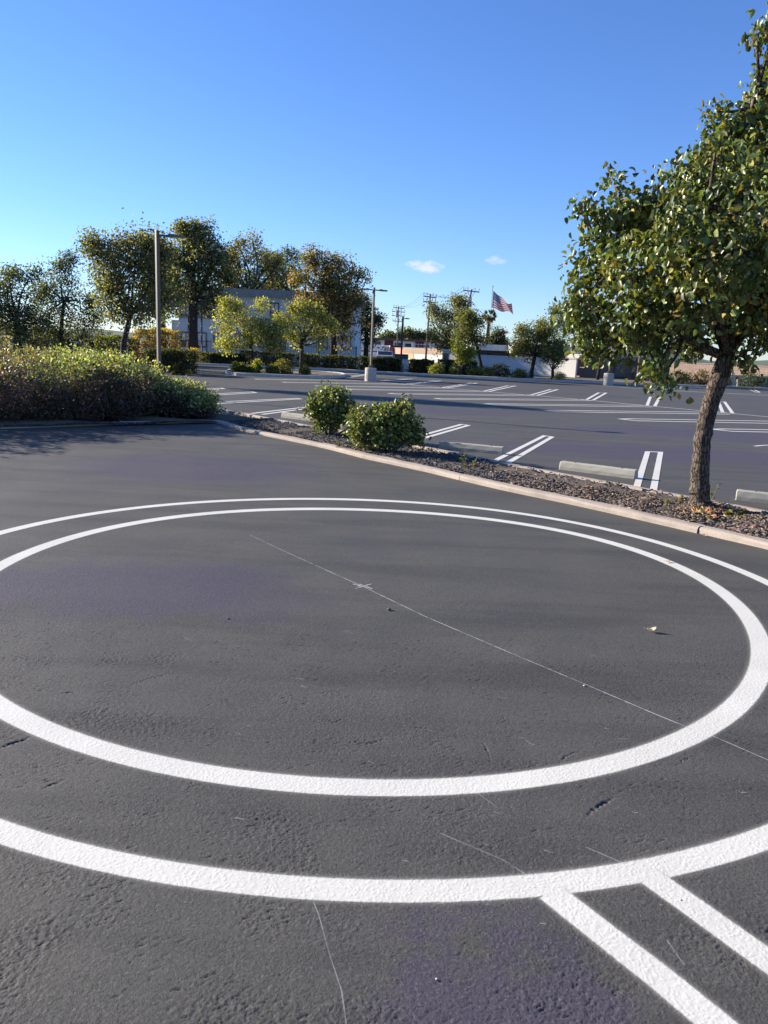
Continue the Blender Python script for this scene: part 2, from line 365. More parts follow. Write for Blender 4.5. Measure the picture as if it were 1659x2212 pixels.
def cloud(px, py, wx, wy, seed, dens):
    global skyc
    d = ray(px, py); d = d/np.linalg.norm(d); r = np.array([d[1], -d[0], 0]); r /= np.linalg.norm(r); u = np.cross(r, d)
    dr = wn('ShaderNodeVectorMath', {0: gen, 1: tuple(r)}, operation='DOT_PRODUCT').outputs['Value']
    du = wn('ShaderNodeVectorMath', {0: gen, 1: tuple(u)}, operation='DOT_PRODUCT').outputs['Value']
    df = wn('ShaderNodeVectorMath', {0: gen, 1: tuple(d)}, operation='DOT_PRODUCT').outputs['Value']
    mth = lambda op, a, b=0.0, cl=False: wn('ShaderNodeMath', {0: a, 1: b}, operation=op, use_clamp=cl).outputs[0]
    ex = mth('DIVIDE', dr, wx/F); ey = mth('DIVIDE', du, wy/F)
    q = mth('ADD', mth('MULTIPLY', ex, ex), mth('MULTIPLY', ey, ey))
    nz = wn('ShaderNodeTexNoise', {'Vector': wn('ShaderNodeMapping', {'Vector': gen, 'Scale': (1, 1, 2.2), 'Location': (seed, 0, 0)}).outputs[0], 'Scale': 95.0, 'Detail': 5.0, 'Roughness': .6}).outputs[0]
    a = mth('MULTIPLY', mth('SUBTRACT', mth('ADD', mth('SUBTRACT', 1.0, q), mth('MULTIPLY', mth('SUBTRACT', nz, .5), 2.6)), .05), 1.0, True)
    a = mth('MULTIPLY', mth('MULTIPLY', a, dens), mth('GREATER_THAN', df, .9), True)
    m = wn('ShaderNodeMix', data_type='RGBA')
    wt.links.new(a, m.inputs[0]); wt.links.new(skyc, m.inputs[6]); m.inputs[7].default_value = (4.9, 5.0, 5.2, 1)
    skyc = m.outputs[2]
cloud(918, 576, 42, 14, 3.1, .8); cloud(1071, 562, 24, 9, 7.7, .5)
bg = wn('ShaderNodeBackground', {'Color': skyc, 'Strength': .076})
wt.links.new(bg.outputs[0], wn('ShaderNodeOutputWorld').inputs[0])
vs = sc.view_settings; vs.view_transform = 'Standard'; vs.look = 'None'; vs.exposure = 1.31; vs.gamma = 1
sc.cycles.max_bounces = 6; sc.cycles.transparent_max_bounces = 12
sc.cycles.use_denoising = True

# ------------------------------------------------------------------ ground
def sheet(name, poly, z, mat, kind='structure'):
    mb = MB(); mb.add([(p[0], p[1], z) for p in poly], [tuple(range(len(poly)))]); o = obj(name, mb, mat); return tag(o, kind=kind)
DIRT = simple('dry_earth', (.20, .165, .125), .95, .35, 1.5, .6, 30)
sheet('ground', [(-900, -300), (900, -300), (900, 2500), (-900, 2500)], -.03, DIRT)
# parking-lot asphalt: one mesh, the near part with modelled relief (pebbles, torn pits, cracks)
CR = [([(-20, 1618), (25, 1606), (72, 1590)], 16), ([(1262, 1766), (1292, 1742), (1332, 1720)], 15), ([(255, 1490), (300, 1472), (360, 1455), (415, 1450)], 8), ([(130, 1500), (150, 1494), (172, 1499)], 11), ([(1205, 1655), (1222, 1632), (1262, 1618)], 8), ([(1448, 1660), (1480, 1640), (1510, 1632)], 8),
      ([(745, 1600), (790, 1606), (838, 1596)], 10), ([(690, 1548), (725, 1560), (760, 1540)], 8), ([(365, 2140), (395, 2135), (412, 2139)], 5), ([(470, 2128), (540, 2117)], 3), ([(586, 2109), (612, 2106)], 3), ([(265, 2095), (300, 2060), (326, 2040)], 2.5), ([(1040, 1600), (1055, 1625), (1062, 1655)], 9), ([(1075, 1545), (1090, 1552), (1110, 1560)], 8), ([(90, 1705), (115, 1692), (135, 1688)], 9), ([(300, 2130), (330, 2110)], 3)]
PX0, PX1, PY0, PY1, DX = -2.9, 3.3, 1.1, 4.7, .0046
def relief():
    nx, ny = int((PX1-PX0)/DX)+1, int((PY1-PY0)/DX)+1
    gx_ = np.linspace(PX0, PX1, nx); gy_ = np.linspace(PY0, PY1, ny); rg = np.random.default_rng(3)
    kx = np.fft.fftfreq(nx, DX)[None, :]; ky = np.fft.fftfreq(ny, DX)[:, None]
    def band(l0, l1, ang=None, st=1.0):
        if ang is None: k = np.hypot(kx, ky)
        else:
            ca, sa = math.cos(ang), math.sin(ang); k = np.hypot((kx*ca+ky*sa)*st, -kx*sa+ky*ca)
        f = np.exp(-((np.log(np.maximum(k, 1e-6))-math.log(1/math.sqrt(l0*l1)))/(math.log(l1/l0)*.6))**2)
        z = np.real(np.fft.ifft2(np.fft.fft2(rg.normal(size=(ny, nx)))*f)); return z/z.std()
    X, Yg = np.meshgrid(gx_, gy_)
    ss = lambda v, a_, b_: np.clip((v-a_)/(b_-a_), 0, 1)**2*(3-2*np.clip((v-a_)/(b_-a_), 0, 1))
    low = band(.5, 1.4); low2 = band(.25, .7)
    rough = ss(low*.55+low2*.4-.35*X-.55*(Yg-2.9), -.2, 1.9)
    d = (at(1332, 1720)-at(1262, 1766)); ang = math.atan2(d[1], d[0])
    z = .00045*np.tanh(1.8*band(.009, .0135))+.0009*ss(band(.009, .016), 1.2, 2.6)*np.maximum(rough, .12)+np.maximum(rough, .15)*(.00095*np.tanh(1.5*band(.0095, .017))+.0005*band(.022, .05))
    torn = band(.010, .024, ang-.25, 5.5); tz = ss(low2+.4*band(.8, 2)-.15*X, -.5, 1.0)
    z -= .0026*ss(torn, 1.1, 2.6)*np.maximum(tz, .25)
    z -= .0014*ss(band(.009, .018), 2.5, 3.4)*ss(low2, -.2, 1)
    z += .0005*band(.3, .9)
    for pts, wmm in CR:
        P = []
        for i in range(len(pts)-1):
            p, q = np.array(pts[i], float), np.array(pts[i+1], float); n = max(4, int(np.linalg.norm(q-p)/1.6)); P += [p+(q-p)*j/n for j in range(n)]
        w1 = rg.normal(size=len(P)); w1 = np.convolve(w1, [.25, .5, .25], 'same')
        for i, p in enumerate(P):
            c = at(p[0]+rg.normal()*1.0, p[1]+w1[i]*2.2)[:2]; ix, iy = int((c[0]-PX0)/DX), int((c[1]-PY0)/DX); r = 7
            if r < ix < nx-r-1 and r < iy < ny-r-1:
                sl = (slice(iy-r, iy+r+1), slice(ix-r, ix+r+1)); q = ((X[sl]-c[0])**2+(Yg[sl]-c[1])**2); wd = wmm*.001*(.5+.4*abs(rg.normal()))*.45
                z[sl] = np.minimum(z[sl], z[sl]*.8-.0050*np.exp(-q/(2*wd*wd*.35))*math.sin(PI*(i+.8)/(len(P)+.6)))
    e = np.minimum.reduce([X-PX0, PX1-X, Yg-PY0, PY1-Yg]); z = np.minimum(z-.0012, 0)*ss(e, 0, .35)
    z[0] = z[-1] = 0; z[:, 0] = z[:, -1] = 0
    return X, Yg, z
def build_lot():
    X, Yg, z = relief(); ny, nx = X.shape; V = np.stack([X, Yg, z], -1).reshape(-1, 3)
    ii = np.arange(nx*ny).reshape(ny, nx); Q = np.stack([ii[:-1, :-1], ii[:-1, 1:], ii[1:, 1:], ii[1:, :-1]], -1).reshape(-1, 4)
    o = len(V); ex = [(-60, -20), (60, -20), (60, 52), (30, 56.5), (20, 55.5), (11, 53.5), (2, 54.6), (-5, 56.4), (-14, 55.5), (-60, 60), (PX0, PY0), (PX1, PY0), (PX1, PY1), (PX0, PY1), (-60, PY0), (60, PY0), (-60, PY1), (60, PY1)]
    V = np.concatenate([V, [(a_, b_, 0) for a_, b_ in ex]])
    polys = [(0, 1, 15, 11, 10, 14), (14, 10, 13, 16), (11, 15, 17, 12), (16, 13, 12, 17, 2, 3, 4, 5, 6, 7, 8, 9)]
    me = bpy.data.meshes.new('parking_lot'); me.vertices.add(len(V)); me.vertices.foreach_set('co', V.astype(np.float32).ravel())
    li = np.concatenate([Q.ravel()]+[np.array(p)+o for p in polys]); cnt = np.concatenate([np.full(len(Q), 4), [len(p) for p in polys]]); st = np.r_[0, np.cumsum(cnt)[:-1]]
    me.loops.add(len(li)); me.loops.foreach_set('vertex_index', li.astype(np.int32)); me.polygons.add(len(cnt)); me.polygons.foreach_set('loop_start', st.astype(np.int32))
    try: me.polygons.foreach_set('loop_total', cnt.astype(np.int32))
    except Exception: pass
    me.update(calc_edges=True); sm_ = np.ones(len(cnt), bool); sm_[-4:] = False; me.polygons.foreach_set('use_smooth', sm_); me.materials.append(ASPH)
    ob = bpy.data.objects.new('parking_lot', me); COL.objects.link(ob); return ob
tag(build_lot(), kind='structure')

# ------------------------------------------------------------------ painted markings
def ribbon(mb, P, width, z, closed=False, soft=True):
    P = [np.array(p[:2], float) for p in P]; n = len(P); o = len(mb.v); mb.uv = mb.uv or []
    hw = width*.5*(1.58 if soft else 1.0)
    for i in range(n):
        a = P[(i-1) % n] if (closed or i > 0) else None; b = P[(i+1) % n] if (closed or i < n-1) else None
        d1 = nrm(P[i]-a) if a is not None else None; d2 = nrm(b-P[i]) if b is not None else None
        if d1 is None: d1 = d2
        if d2 is None: d2 = d1
        n1 = np.array([-d1[1], d1[0]]); n2 = np.array([-d2[1], d2[0]]); m = nrm(n1+n2); sc_ = min(3.0, 1/max(.3, float(m@n1)))
        for s_, vv in ((1, 1.0 if soft else .77), (-1, 0.0 if soft else .23)):
            q = P[i]+m*hw*sc_*s_; mb.v.append((q[0], q[1], z)); mb.uv.append((i/n, vv))
    for i in range(n if closed else n-1):
        j = (i+1) % n; mb.f.append((o+2*i, o+2*i+1, o+2*j+1, o+2*j)); mb.m.append(0)
RC = np.array([-.12949, 5.45012])
def ring(co, label, z, wid):
    P = []
    for i in range(160):
        th = 2*PI*i/160; r = co[0]+sum(co[1+2*(k-1)]*math.cos(k*th)+co[2+2*(k-1)]*math.sin(k*th) for k in (1, 2, 3, 4))
        P.append(RC+r*np.array([math.cos(th), math.sin(th)]))
    mb = MB(); ribbon(mb, P, wid, z, True); return tag(obj('painted_circle', mb, PAINT), label, 'road marking', 'white circles painted on the asphalt')
ring([2.7021, .022, .0044, .019, .0345, -.0074, .035, -.0108, .0061], 'smaller inner white painted circle around the chalk cross on the asphalt', .0012, .112)
ring([3.2754, .0021, -.0417, .0281, -.0121, -.0168, .0116, -.0077, -.0118], 'larger outer white painted circle touching the two slanted stripes', .0012, .100)
def line_px(px, wid, z=.003, name='painted_line'):
    mb = MB(); ribbon(mb, [at(*p) for p in px], wid*(1 if z < .0025 else 1.3), z, False, z < .0025); return obj(name, mb, PAINT)
tag(line_px([(1189, 1928), (1300, 2015), (1420, 2108), (1540, 2207), (1640, 2290), (2040, 2622)], .098, .0019), 'wide white stripe running from the circle to the bottom edge, nearer one of two', 'road marking', 'slanted stripes joined to the big circle')
tag(line_px([(1396, 1889), (1500, 1962), (1590, 2027), (1700, 2105), (2300, 2530)], .098, .0019), 'white stripe leaving the circle towards the right edge, upper one of two', 'road marking', 'slanted stripes joined to the big circle')
G_ST = 'white hairpin stall lines of the parking lot'
def hair(px, label, wid=.10):
    mb = MB(); ribbon(mb, [at(*p) for p in px], wid*1.25, .004, False, False); tag(obj('stall_line', mb, PAINT), label, 'road marking', G_ST)
# row beside the planter
hair([(1373, 1060), (1399, 976), (1427, 977), (1410, 1066)], 'short white double stall line ending at kerb just left of the tree trunk', .075)
hair([(1060, 1000), (1176, 941.5), (1193, 944), (1090, 1004)], 'white double stall line running up from kerb between the two middle wheel stops', .078)
hair([(860, 955), (997, 917), (1012, 919), (870, 960)], 'white double stall line emerging from behind the right planter shrub', .085)
hair([(690, 922), (842, 887), (853, 889), (700, 926)], 'white double stall line seen between the two planter shrubs', .10)
hair([(543, 893.5), (690, 876), (700, 878), (566, 895.5)], 'white double stall line reaching the kerb left of the left planter shrub', .10)
hair([(440, 870), (640, 860.5), (650, 862), (445, 873.5)], 'long white double stall line in shade right of the hedge end', .10)
hair([(425, 853), (545, 846.8), (553, 848.5), (430, 856)], 'shorter white double stall line in shade above the hedge end', .10)
hair([(420, 840.5), (478, 838.3), (484, 839.8), (425, 843)], 'shortest white stall line, a stub in deep shade beside hedge', .10)
# double row across the lot
AF = [(815.5, 822.8), (882, 830), (960, 838), (1050.7, 845.6), (1153, 854), (1274, 864), (1406, 877.2), (1572, 892.4)]
AFw = [9, 11, 11, 12, 14.5, 15, 17, 21]
AT = [(886, 818.4), (945, 822.6), (1024, 827.4), (1105.5, 833.3), (1197, 841.4), (1301.5, 848.5), (1415, 857.5), (1558.5, 867.8)]
ATw = [10, 13, 13, 16, 15, 16, 20, 13]
nth = ['beside the tall double lamp post base', 'first right of the tall double lamp post', 'second right of the tall double lamp post', 'above the right planter shrub top', 'fourth right of the tall double lamp post', 'below the right lamp base, fifth of its row', 'just left of the leaning trunk at half height', 'just right of the leaning trunk at half height']
for (f, fw, t_, tw, s_) in zip(AF, AFw, AT, ATw, nth):
    hair([(f[0]-fw/2, f[1]-.4), (t_[0]-tw/2, t_[1]-.1), (t_[0]+tw/2, t_[1]+.2), (f[0]+fw/2, f[1]+.3)], 'white far side double stall line '+s_, .10)
BT = [(551, 818.8), (610, 825.5), (681, 833.4), (750.5, 840.6), (839.5, 850), (940, 861), (1048, 872.5), (1180, 887), (1340, 905.4), (1539, 927.5)]
BF = AF + [(1790, 914), (2040, 938)]
bth = ['farthest, starting below the round island', 'second farthest, passing the lamp base foot', 'third farthest of the near row', 'starting above the left planter shrub', 'starting above the right planter shrub', 'starting above right of the right planter shrub', 'starting above the short wheel stop', 'starting right of the middle wheel stops', 'starting left of the trunk, nearly level', 'nearest, emerging right of the trunk']
for i, (t_, f, s_) in enumerate(zip(BT, BF, bth)):
    h2 = [.7, .8, .9, 1, 1.2, 1.4, 1.7, 2.1, 2.8, 3.4][i]
    hair([(f[0]-6, f[1]-h2*.7), (t_[0]+8*h2, t_[1]-h2*.2), (t_[0], t_[1]), (t_[0]+12*h2, t_[1]+h2*1.3), (f[0]+4, f[1]+h2*1.2)], 'long white near side stall line, '+s_, .115)
tag(line_px([(808, 824.2), (955, 837.7), (1261, 863.8), (1417, 878.4), (1659, 900.6), (1760, 911)], .10, .0055, 'centre_line'), 'long straight white centre line that the slanted stall lines meet', 'road marking')
tag(line_px([(1262, 831.7), (1381, 839.4), (1520, 846.8), (1700, 858)], .10, .0055, 'centre_line'), 'far white line passing behind the leaning trunk and the right lamp base', 'road marking')
tag(line_px([(1458, 845.2), (1560, 849.5), (1700, 853.5)], .09), 'far thin white line left and right of upper leaning trunk', 'road marking')
for px, l in [([(1460, 838.5), (1470, 829), (1477, 829), (1469, 839)], 'small white double stall line at the far kerb left of the trunk'), ([(1613, 838.5), (1634, 848), (1641, 847.5), (1622, 838.5)], 'small white double stall line at far kerb near the right edge'),
              ([(1325, 828), (1339, 820.5), (1345, 821), (1334, 829)], 'small white double stall line right of the right lamp base'), ([(1262, 824), (1281, 818), (1287, 818.4), (1270, 824.6)], 'small white double stall line at far kerb left of the right lamp base'),
              ([(700, 808.5), (770, 805.6), (776, 806.6), (712, 810)], 'far white stall line between the round island and the lamp base'), ([(735, 815.5), (790, 808.5), (797, 809), (745, 817)], 'far white stall line touching the left of the tall lamp base'),
              ([(812, 812), (880, 813.4), (900, 815)], 'far white stripe right of the tall lamp base')]:
    hair(px, l, .10)
tag(line_px([(1630, 964), (1645, 962.5), (1680, 961)], .06), 'faint white paint streak at the right edge beyond planter', 'road marking')
# chalk guide line, its cross, and faint extensions
mb = MB()
def thin(mb, px, w_, z=.0024):
    P = [at(*p) for p in px]
    for i in range(len(P)-1):
        d = nrm((P[i+1]-P[i])[:2]); n = np.array([-d[1], d[0]])*w_/2
        mb.add([(*(P[i][:2]+n), z), (*(P[i][:2]-n), z), (*(P[i+1][:2]-n), z), (*(P[i+1][:2]+n), z)], [(0, 1, 2, 3)])
thin(mb, [(540, 1156), (590, 1180), (640, 1203), (700, 1230)], .0045); thin(mb, [(700, 1230), (785, 1268), (920, 1333), (1100, 1410), (1262, 1478), (1400, 1537), (1492, 1575)], .0062)
for q in ([(762, 1262), (805, 1273)], [(768, 1272), (802, 1262)], [(776, 1262), (800, 1271)], [(772, 1267), (790, 1266)]): thin(mb, q, .012, .0028)
tag(obj('chalk_line', mb, CHALK), 'thin chalk guide line with small cross at the middle of the painted circles', 'chalk mark')
mb = MB(); thin(mb, [(1538, 1590), (1600, 1617), (1680, 1652)], .005); tag(obj('chalk_line', mb, CHALK), 'faint chalk line between the two circles at right edge', 'chalk mark')
mb = MB()
for _ in range(60):
    x, y = R.uniform(300, 1640), R.uniform(1180, 2000); a = R.gauss(14, 9); L = R.uniform(4, 22)
    thin(mb, [(x, y), (x+L*.5, y+L*.5*math.tan(math.radians(a))*.7+R.gauss(0, 1)), (x+L, y+L*math.tan(math.radians(a))*.7)], R.uniform(.002, .007), .0008)
thin(mb, [(672, 1935), (688, 1975), (712, 2062), (738, 2140), (748, 2212)], .004, .0008); thin(mb, [(1000, 1690), (1075, 1745)], .004, .0008); thin(mb, [(950, 1800), (1085, 1857), (1145, 1895)], .006, .0008); thin(mb, [(1265, 1830), (1330, 1858), (1368, 1875)], .006, .0008); thin(mb, [(1440, 2030), (1478, 2085)], .006, .0008)
tag(obj('scuff_marks', mb, SCUFF), kind='structure')

# ------------------------------------------------------------------ kerbs and planter bed
NK = [(-13, 6.0), (-11, 9.5), (-9.3, 11.8)] + [tuple(at(*p)[:2]) for p in [(0, 926.5), (110, 923), (252, 918), (380, 914.5), (440, 912.8), (466, 914), (490, 921), (527, 932), (575, 942.5), (623, 952), (707, 970), (782, 989.5), (829.5, 1000), (917, 1019), (1081, 1058), (1261, 1096), (1424, 1133), (1505.6, 1152), (1659, 1188), (1900, 1245), (2200, 1320)]]
FK = [tuple(at(*p, .06)[:2]) for p in [(455, 877), (551, 896), (671, 919), (731, 927), (941, 967), (1129, 1004), (1261, 1028.6), (1369, 1048), (1491, 1070.6), (1537, 1079), (1659, 1102), (1900, 1150), (2200, 1215)]]
FK = [(-16, 25.5), (-9, 25), (-6.6, 23), (-5.2, 20.6)] + FK
def smooth(P, step):
    P = [np.array(p, float) for p in P]; out = []
    for i in range(len(P)-1):
        p0 = P[max(i-1, 0)]; p1 = P[i]; p2 = P[i+1]; p3 = P[min(i+2, len(P)-1)]; n = max(1, int(np.linalg.norm(p2-p1)/step))
        for j in range(n):
            t = j/n; out.append(.5*((2*p1)+(-p0+p2)*t+(2*p0-5*p1+4*p2-p3)*t*t+(-p0+3*p1-3*p2+p3)*t**3))
    out.append(P[-1]); return np.array(out)
def kerb(name, P, side, width=.16, hgt=.14, mat=KERBM, step=.25, joint=3.0, seed=1):
    """P: line at the road-side foot; side=+1 puts the kerb's body to the left of travel"""
    P = smooth(P, step); n = len(P); d = nrm(np.gradient(P, axis=0)); nn = np.stack([-d[:, 1], d[:, 0]], 1)*side
    prof = [(0, -.02), (.0, .55*hgt), (.008, .82*hgt), (.03, .97*hgt), (.055, hgt), (width-.03, hgt), (width-.008, .96*hgt), (width, .85*hgt), (width, -.02)]
    rr = random.Random(seed); mb = MB(); k = len(prof); vs = []; off = 0; zo = 0; L = 0; nxt = joint
    fs = []; start = True; prev = None
    for i in range(n):
        if i: L += np.linalg.norm(P[i]-P[i-1])
        row = [(*(P[i]+nn[i]*(o+off+rr.gauss(0, .0025))), max(-.02, z+zo*(z > 0)+(rr.gauss(0, .0022) if z > 0 else 0))) for o, z in prof]
        b = len(vs); vs += row
        if prev is not None: fs += [(prev+j, prev+j+1, b+j+1, b+j) if side < 0 else (prev+j+1, prev+j, b+j, b+j+1) for j in range(k-1)]
        else: fs.append(tuple(range(b, b+k)))
        prev = b
        if L > nxt and i < n-2:                      # expansion joint: end the piece, leave a narrow gap
            nxt += joint*rr.uniform(.85, 1.2); fs.append(tuple(range(b+k-1, b-1, -1)))
            off = rr.gauss(0, .006); zo = rr.gauss(0, .005)
            q = P[i]+d[i]*.012; row = [(*(q+nn[i]*(o+off)), z+zo*(z > 0)) for o, z in prof]
            b = len(vs); vs += row; fs.append(tuple(range(b, b+k))); prev = b
    fs.append(tuple(range(prev+k-1, prev-1, -1)))
    mb.add(vs, fs); return tag(obj(name, mb, mat), kind='structure')
kerb('kerb', NK, 1, hgt=.062, seed=4)
kerb('kerb', FK, -1, hgt=.062, mat=KERBM, seed=5)
def resamp(P, n):
    P = smooth(P, .2); L = np.r_[0, np.cumsum(np.linalg.norm(np.diff(P, axis=0), axis=1))]; t = np.linspace(0, L[-1], n)
    return np.stack([np.interp(t, L, P[:, 0]), np.interp(t, L, P[:, 1])], 1)
def soil_mat():
    t = NT('planter_soil'); v = t.tc()
    n = t.noise(v, 2.0, 5, .6); f = t.noise(v, 40, 4, .65)
    c = t.mix(n, (.10, .082, .066), (.21, .17, .13)); c = t.mix(t.math('MULTIPLY', f, .5), c, (.05, .042, .036))
    return t.done(t.bsdf(c, .95, t.bump(f, .8, .02), .15))
SOIL = soil_mat()
nb = 90; Ni = resamp(NK[2:], nb); Fi = resamp(FK, nb)
# pair every bed cross-section by nearest far point so sections run straight across
dense = resamp(FK, 900); pairs = []
last = 0
for p in Ni:
    j = last+int(np.argmin(np.linalg.norm(dense[last:]-p, axis=1))); last = j; pairs.append(dense[j])
Fp = np.array(pairs); Fp[0] = dense[0]
nc = 9; vs_, fs_ = [], []
def soil_z(x, y): return .026+.012*math.sin(x*3.1+y*1.7)+.015*math.sin(x*7.3-y*5.1)
for i in range(nb):
    a, b = Ni[i], Fp[i]; dv = nrm(b-a); a2 = a+dv*.10; b2 = b-dv*.10
    for j in range(nc):
        q = a2+(b2-a2)*j/(nc-1); edge = min(j, nc-1-j)
        vs_.append((q[0], q[1], soil_z(*q)+.012*min(edge, 2)))
fs_ = [(i*nc+j, i*nc+j+1, (i+1)*nc+j+1, (i+1)*nc+j) for i in range(nb-1) for j in range(nc-1)]
mb = MB(); mb.add(vs_, fs_); tag(obj('planter_soil', mb, SOIL, smooth=True), kind='structure')
# mulch: dark gravel on the left part, brown bark chips on the right
def chips(name, label, n, x0, x1, sizes, palette, dens, mat, elong):
    V, T, C = [], [], []; cnt = 0; tries = 0
    while cnt < n and tries < n*30:
        tries += 1; i = NR.integers(0, nb-1); t = NR.random(); s_ = NR.random()
        a = Ni[i]+(Ni[i+1]-Ni[i])*t; b = Fp[i]+(Fp[i+1]-Fp[i])*t; dv = nrm(b-a); q = a+dv*.15+(b-a-dv*.3)*s_
        if q[1] > 15.6 and q[0] < -3.4: continue
        if not dens(q[0], q[1], s_): continue
        sz = R.uniform(*sizes); d3 = np.array([sz*elong*R.uniform(.6, 1.3), sz*R.uniform(.5, 1), sz*R.uniform(.25, .5)])
        an = NR.random()*6.28; ti = NR.normal()*.35; ca, sa = math.cos(an), math.sin(an)
        X = np.array([ca, sa, math.sin(ti)]); X /= np.linalg.norm(X); Yv = nrm(np.cross(np.array([NR.normal()*.3, NR.normal()*.3, 1]), X)); Z = np.cross(X, Yv)
        c = np.array([q[0], q[1], soil_z(*q)+.022+R.random()*.016])
        pts = [c+X*d3[0]*a1*R.uniform(.7, 1)+Yv*d3[1]*a2*R.uniform(.6, 1)+Z*d3[2]*a3 for a1, a2, a3 in ((-1, -.7, -.6), (1, -.6, -.6), (.9, .7, -.6), (-.9, .8, -.6), (-.6, -.5, .8), (.6, -.4, .9), (.5, .5, .7), (-.6, .5, .9))]
        o = len(V); V += pts
        T += [(o+a_, o+b_, o+c_) for a_, b_, c_ in ((0, 1, 5), (0, 5, 4), (1, 2, 6), (1, 6, 5), (2, 3, 7), (2, 7, 6), (3, 0, 4), (3, 4, 7), (4, 5, 6), (4, 6, 7))]
        cnt += 1
    C = np.repeat(pal(cnt, palette, .3), 8, 0)
    e = thing(name, (0, 0, 0), None, None); o = tri_obj(name, np.array(V), np.array(T), C, mat, e)
    o.parent = None; bpy.data.objects.remove(e); o.name = name
    tag(o, label, kind='stuff'); return o
def chip_mat(name):
    t = NT(name); c = t.n('ShaderNodeAttribute', attribute_name='Col').outputs[0]; v = t.tc()
    return t.done(t.bsdf(t.mix(t.math('MULTIPLY', t.noise(v, 80, 3), .4), c, (.02, .02, .02)), .85, None, .25))
CHIP = chip_mat('mulch_chips')
sand = lambda x, y, s_: s_ > .62 and 1.6 < x < 3.7
gx = lambda x: 1/(1+math.exp((x-2.0)*3.2))
chips('gravel', 'dark grey gravel spread over the planter bed', 5200, 0, 0, (.016, .030), [(5, (.055, .055, .060)), (3, (.10, .10, .105)), (1.5, (.035, .033, .038)), (1, (.17, .16, .15))], lambda x, y, s_: x < 5 and R.random() < gx(x) and not sand(x, y, s_), CHIP, 1.0)
chips('bark_mulch', 'brown bark chips spread around the foot of the tree', 7000, 0, 0, (.014, .026), [(4, (.15, .105, .078)), (3, (.22, .165, .125)), (2, (.085, .062, .05)), (1, (.33, .27, .21))], lambda x, y, s_: 0.9 < x < 6.5 and R.random() < (1-gx(x)) and (not sand(x, y, s_) or R.random() < .12), CHIP, 1.9)
# ------------------------------------------------------------------ weeds, fallen leaves, pebbles
def weed(x, y, h, n, label, cols, leaf=.04, cat='weed'):
    t = thing('weed', (x, y, .04), label, cat); mb = MB(); P, A, N, S = [], [], [], []
    for _ in range(n):
        a = R.random()*6.28; l = h*R.uniform(.6, 1.1); lean = R.uniform(.05, .35)
        p0 = np.array([x+R.gauss(0, .001), y+R.gauss(0, .001), .03]); p1 = p0+np.array([math.cos(a)*lean*l, math.sin(a)*lean*l, l])
        pts = bend(p0, p1, 4, .08); mb.tube(pts, [.004, .004, .003, .003, .002], 4)
        for k in range(14):
            s_ = R.uniform(.2, 1); q = pts[0]+(pts[-1]-pts[0])*s_; b = R.random()*6.28
            P.append(q); A.append((math.cos(b), math.sin(b), .3)); N.append((R.gauss(0, .3), R.gauss(0, .3), 1)); S.append(leaf*R.uniform(.6, 1.2))
    obj('stem', mb, simple('weed_stem', (.16, .15, .06), .8), t)
    leaf_mesh('foliage', np.array(P), np.array(A, float), np.array(N, float), np.array(S), pal(len(P), cols), LEAF, t)
    return t
yg = [(3, (.16, .19, .05)), (1, (.26, .24, .07)), (1, (.09, .13, .03))]
q = at(1536, 1082, .05); weed(q[0], q[1], .30, 2, 'slender upright weed growing just right of the leaning tree trunk', yg, .05)
q = at(1003, 1012, .05); weed(q[0], q[1], .26, 3, 'scraggly weed at the kerb right of the larger planter shrub', yg, .05)
q = at(1022, 1008, .05); weed(q[0], q[1], .20, 2, 'smaller weed right beside the scraggly weed in gravel', [(1, (.30, .27, .12)), (1, (.18, .18, .07))], .045)
q = at(1572, 1112, .05); weed(q[0], q[1], .07, 4, 'low bright yellow green weed in mulch right of trunk foot', [(1, (.24, .26, .05))], .06)
q = at(1600, 1110, .05); weed(q[0], q[1], .06, 4, 'low yellowish weed farthest right in the bark mulch', [(1, (.30, .29, .06))], .05)
q = at(1467, 1083, .05); weed(q[0], q[1], .10, 3, 'dry straw coloured weed left of the trunk by far kerb', [(1, (.42, .36, .2))], .04)
q = at(1438, 1087, .05); weed(q[0], q[1], .07, 3, 'pale yellow low tuft left of trunk in sandy soil', [(1, (.38, .35, .12))], .04)
q = at(730, 968, .05); weed(q[0], q[1], .16, 3, 'low weed between the two planter shrubs by the kerb', yg, .05)
q = at(775, 975, .05); weed(q[0], q[1], .14, 3, 'weed with reddish yellow leaves at left foot of larger shrub', [(1, (.30, .20, .06)), (1, (.2, .2, .05))], .05)
def fallen(px, py, s, label, col, z=.004, ang=0.0, grp=None, lift=.35):
    c = at(px, py, z); mb = MB(); n = 9; vs = []; ca, sa = math.cos(ang), math.sin(ang)
    for i in range(n):
        u = i/(n-1); w_ = .36*math.sin(PI*min(1, u*.96+.02))**.8; up = lift*abs(u-.5)**1.3
        for v_, e in ((-1, .13), (0, 0), (1, .13)):
            x, y = (u-.5), v_*w_; zz = up+e*(.4+u)*1.2*(1.5 if v_ > 0 else .8)*lift*2
            vs.append(c+np.array([(x*ca-y*sa)*s, (x*sa+y*ca)*s, zz*s+.002]))
    fs = [(i*3+j, i*3+j+1, i*3+j+4, i*3+j+3) for i in range(n-1) for j in (0, 1)]
    mb.add(vs, fs); t_ = vs[1]; mb.tube([t_, t_+np.array([-ca*s*.3, -sa*s*.3, .004])], [.0016, .0012], 4)
    o = obj('fallen_leaf', mb, col, None, origin=c, smooth=True); sm = o.modifiers.new('thick', 'SOLIDIFY'); sm.thickness = .0012
    return tag(o, label, 'leaf', grp)
LTAN = simple('dry_leaf', (.40, .31, .21), .6, .25, 40); LORG = simple('orange_leaf', (.42, .19, .07), .6, .3, 40); LYEL = simple('yellow_leaf', (.45, .36, .10), .6, .3, 40)
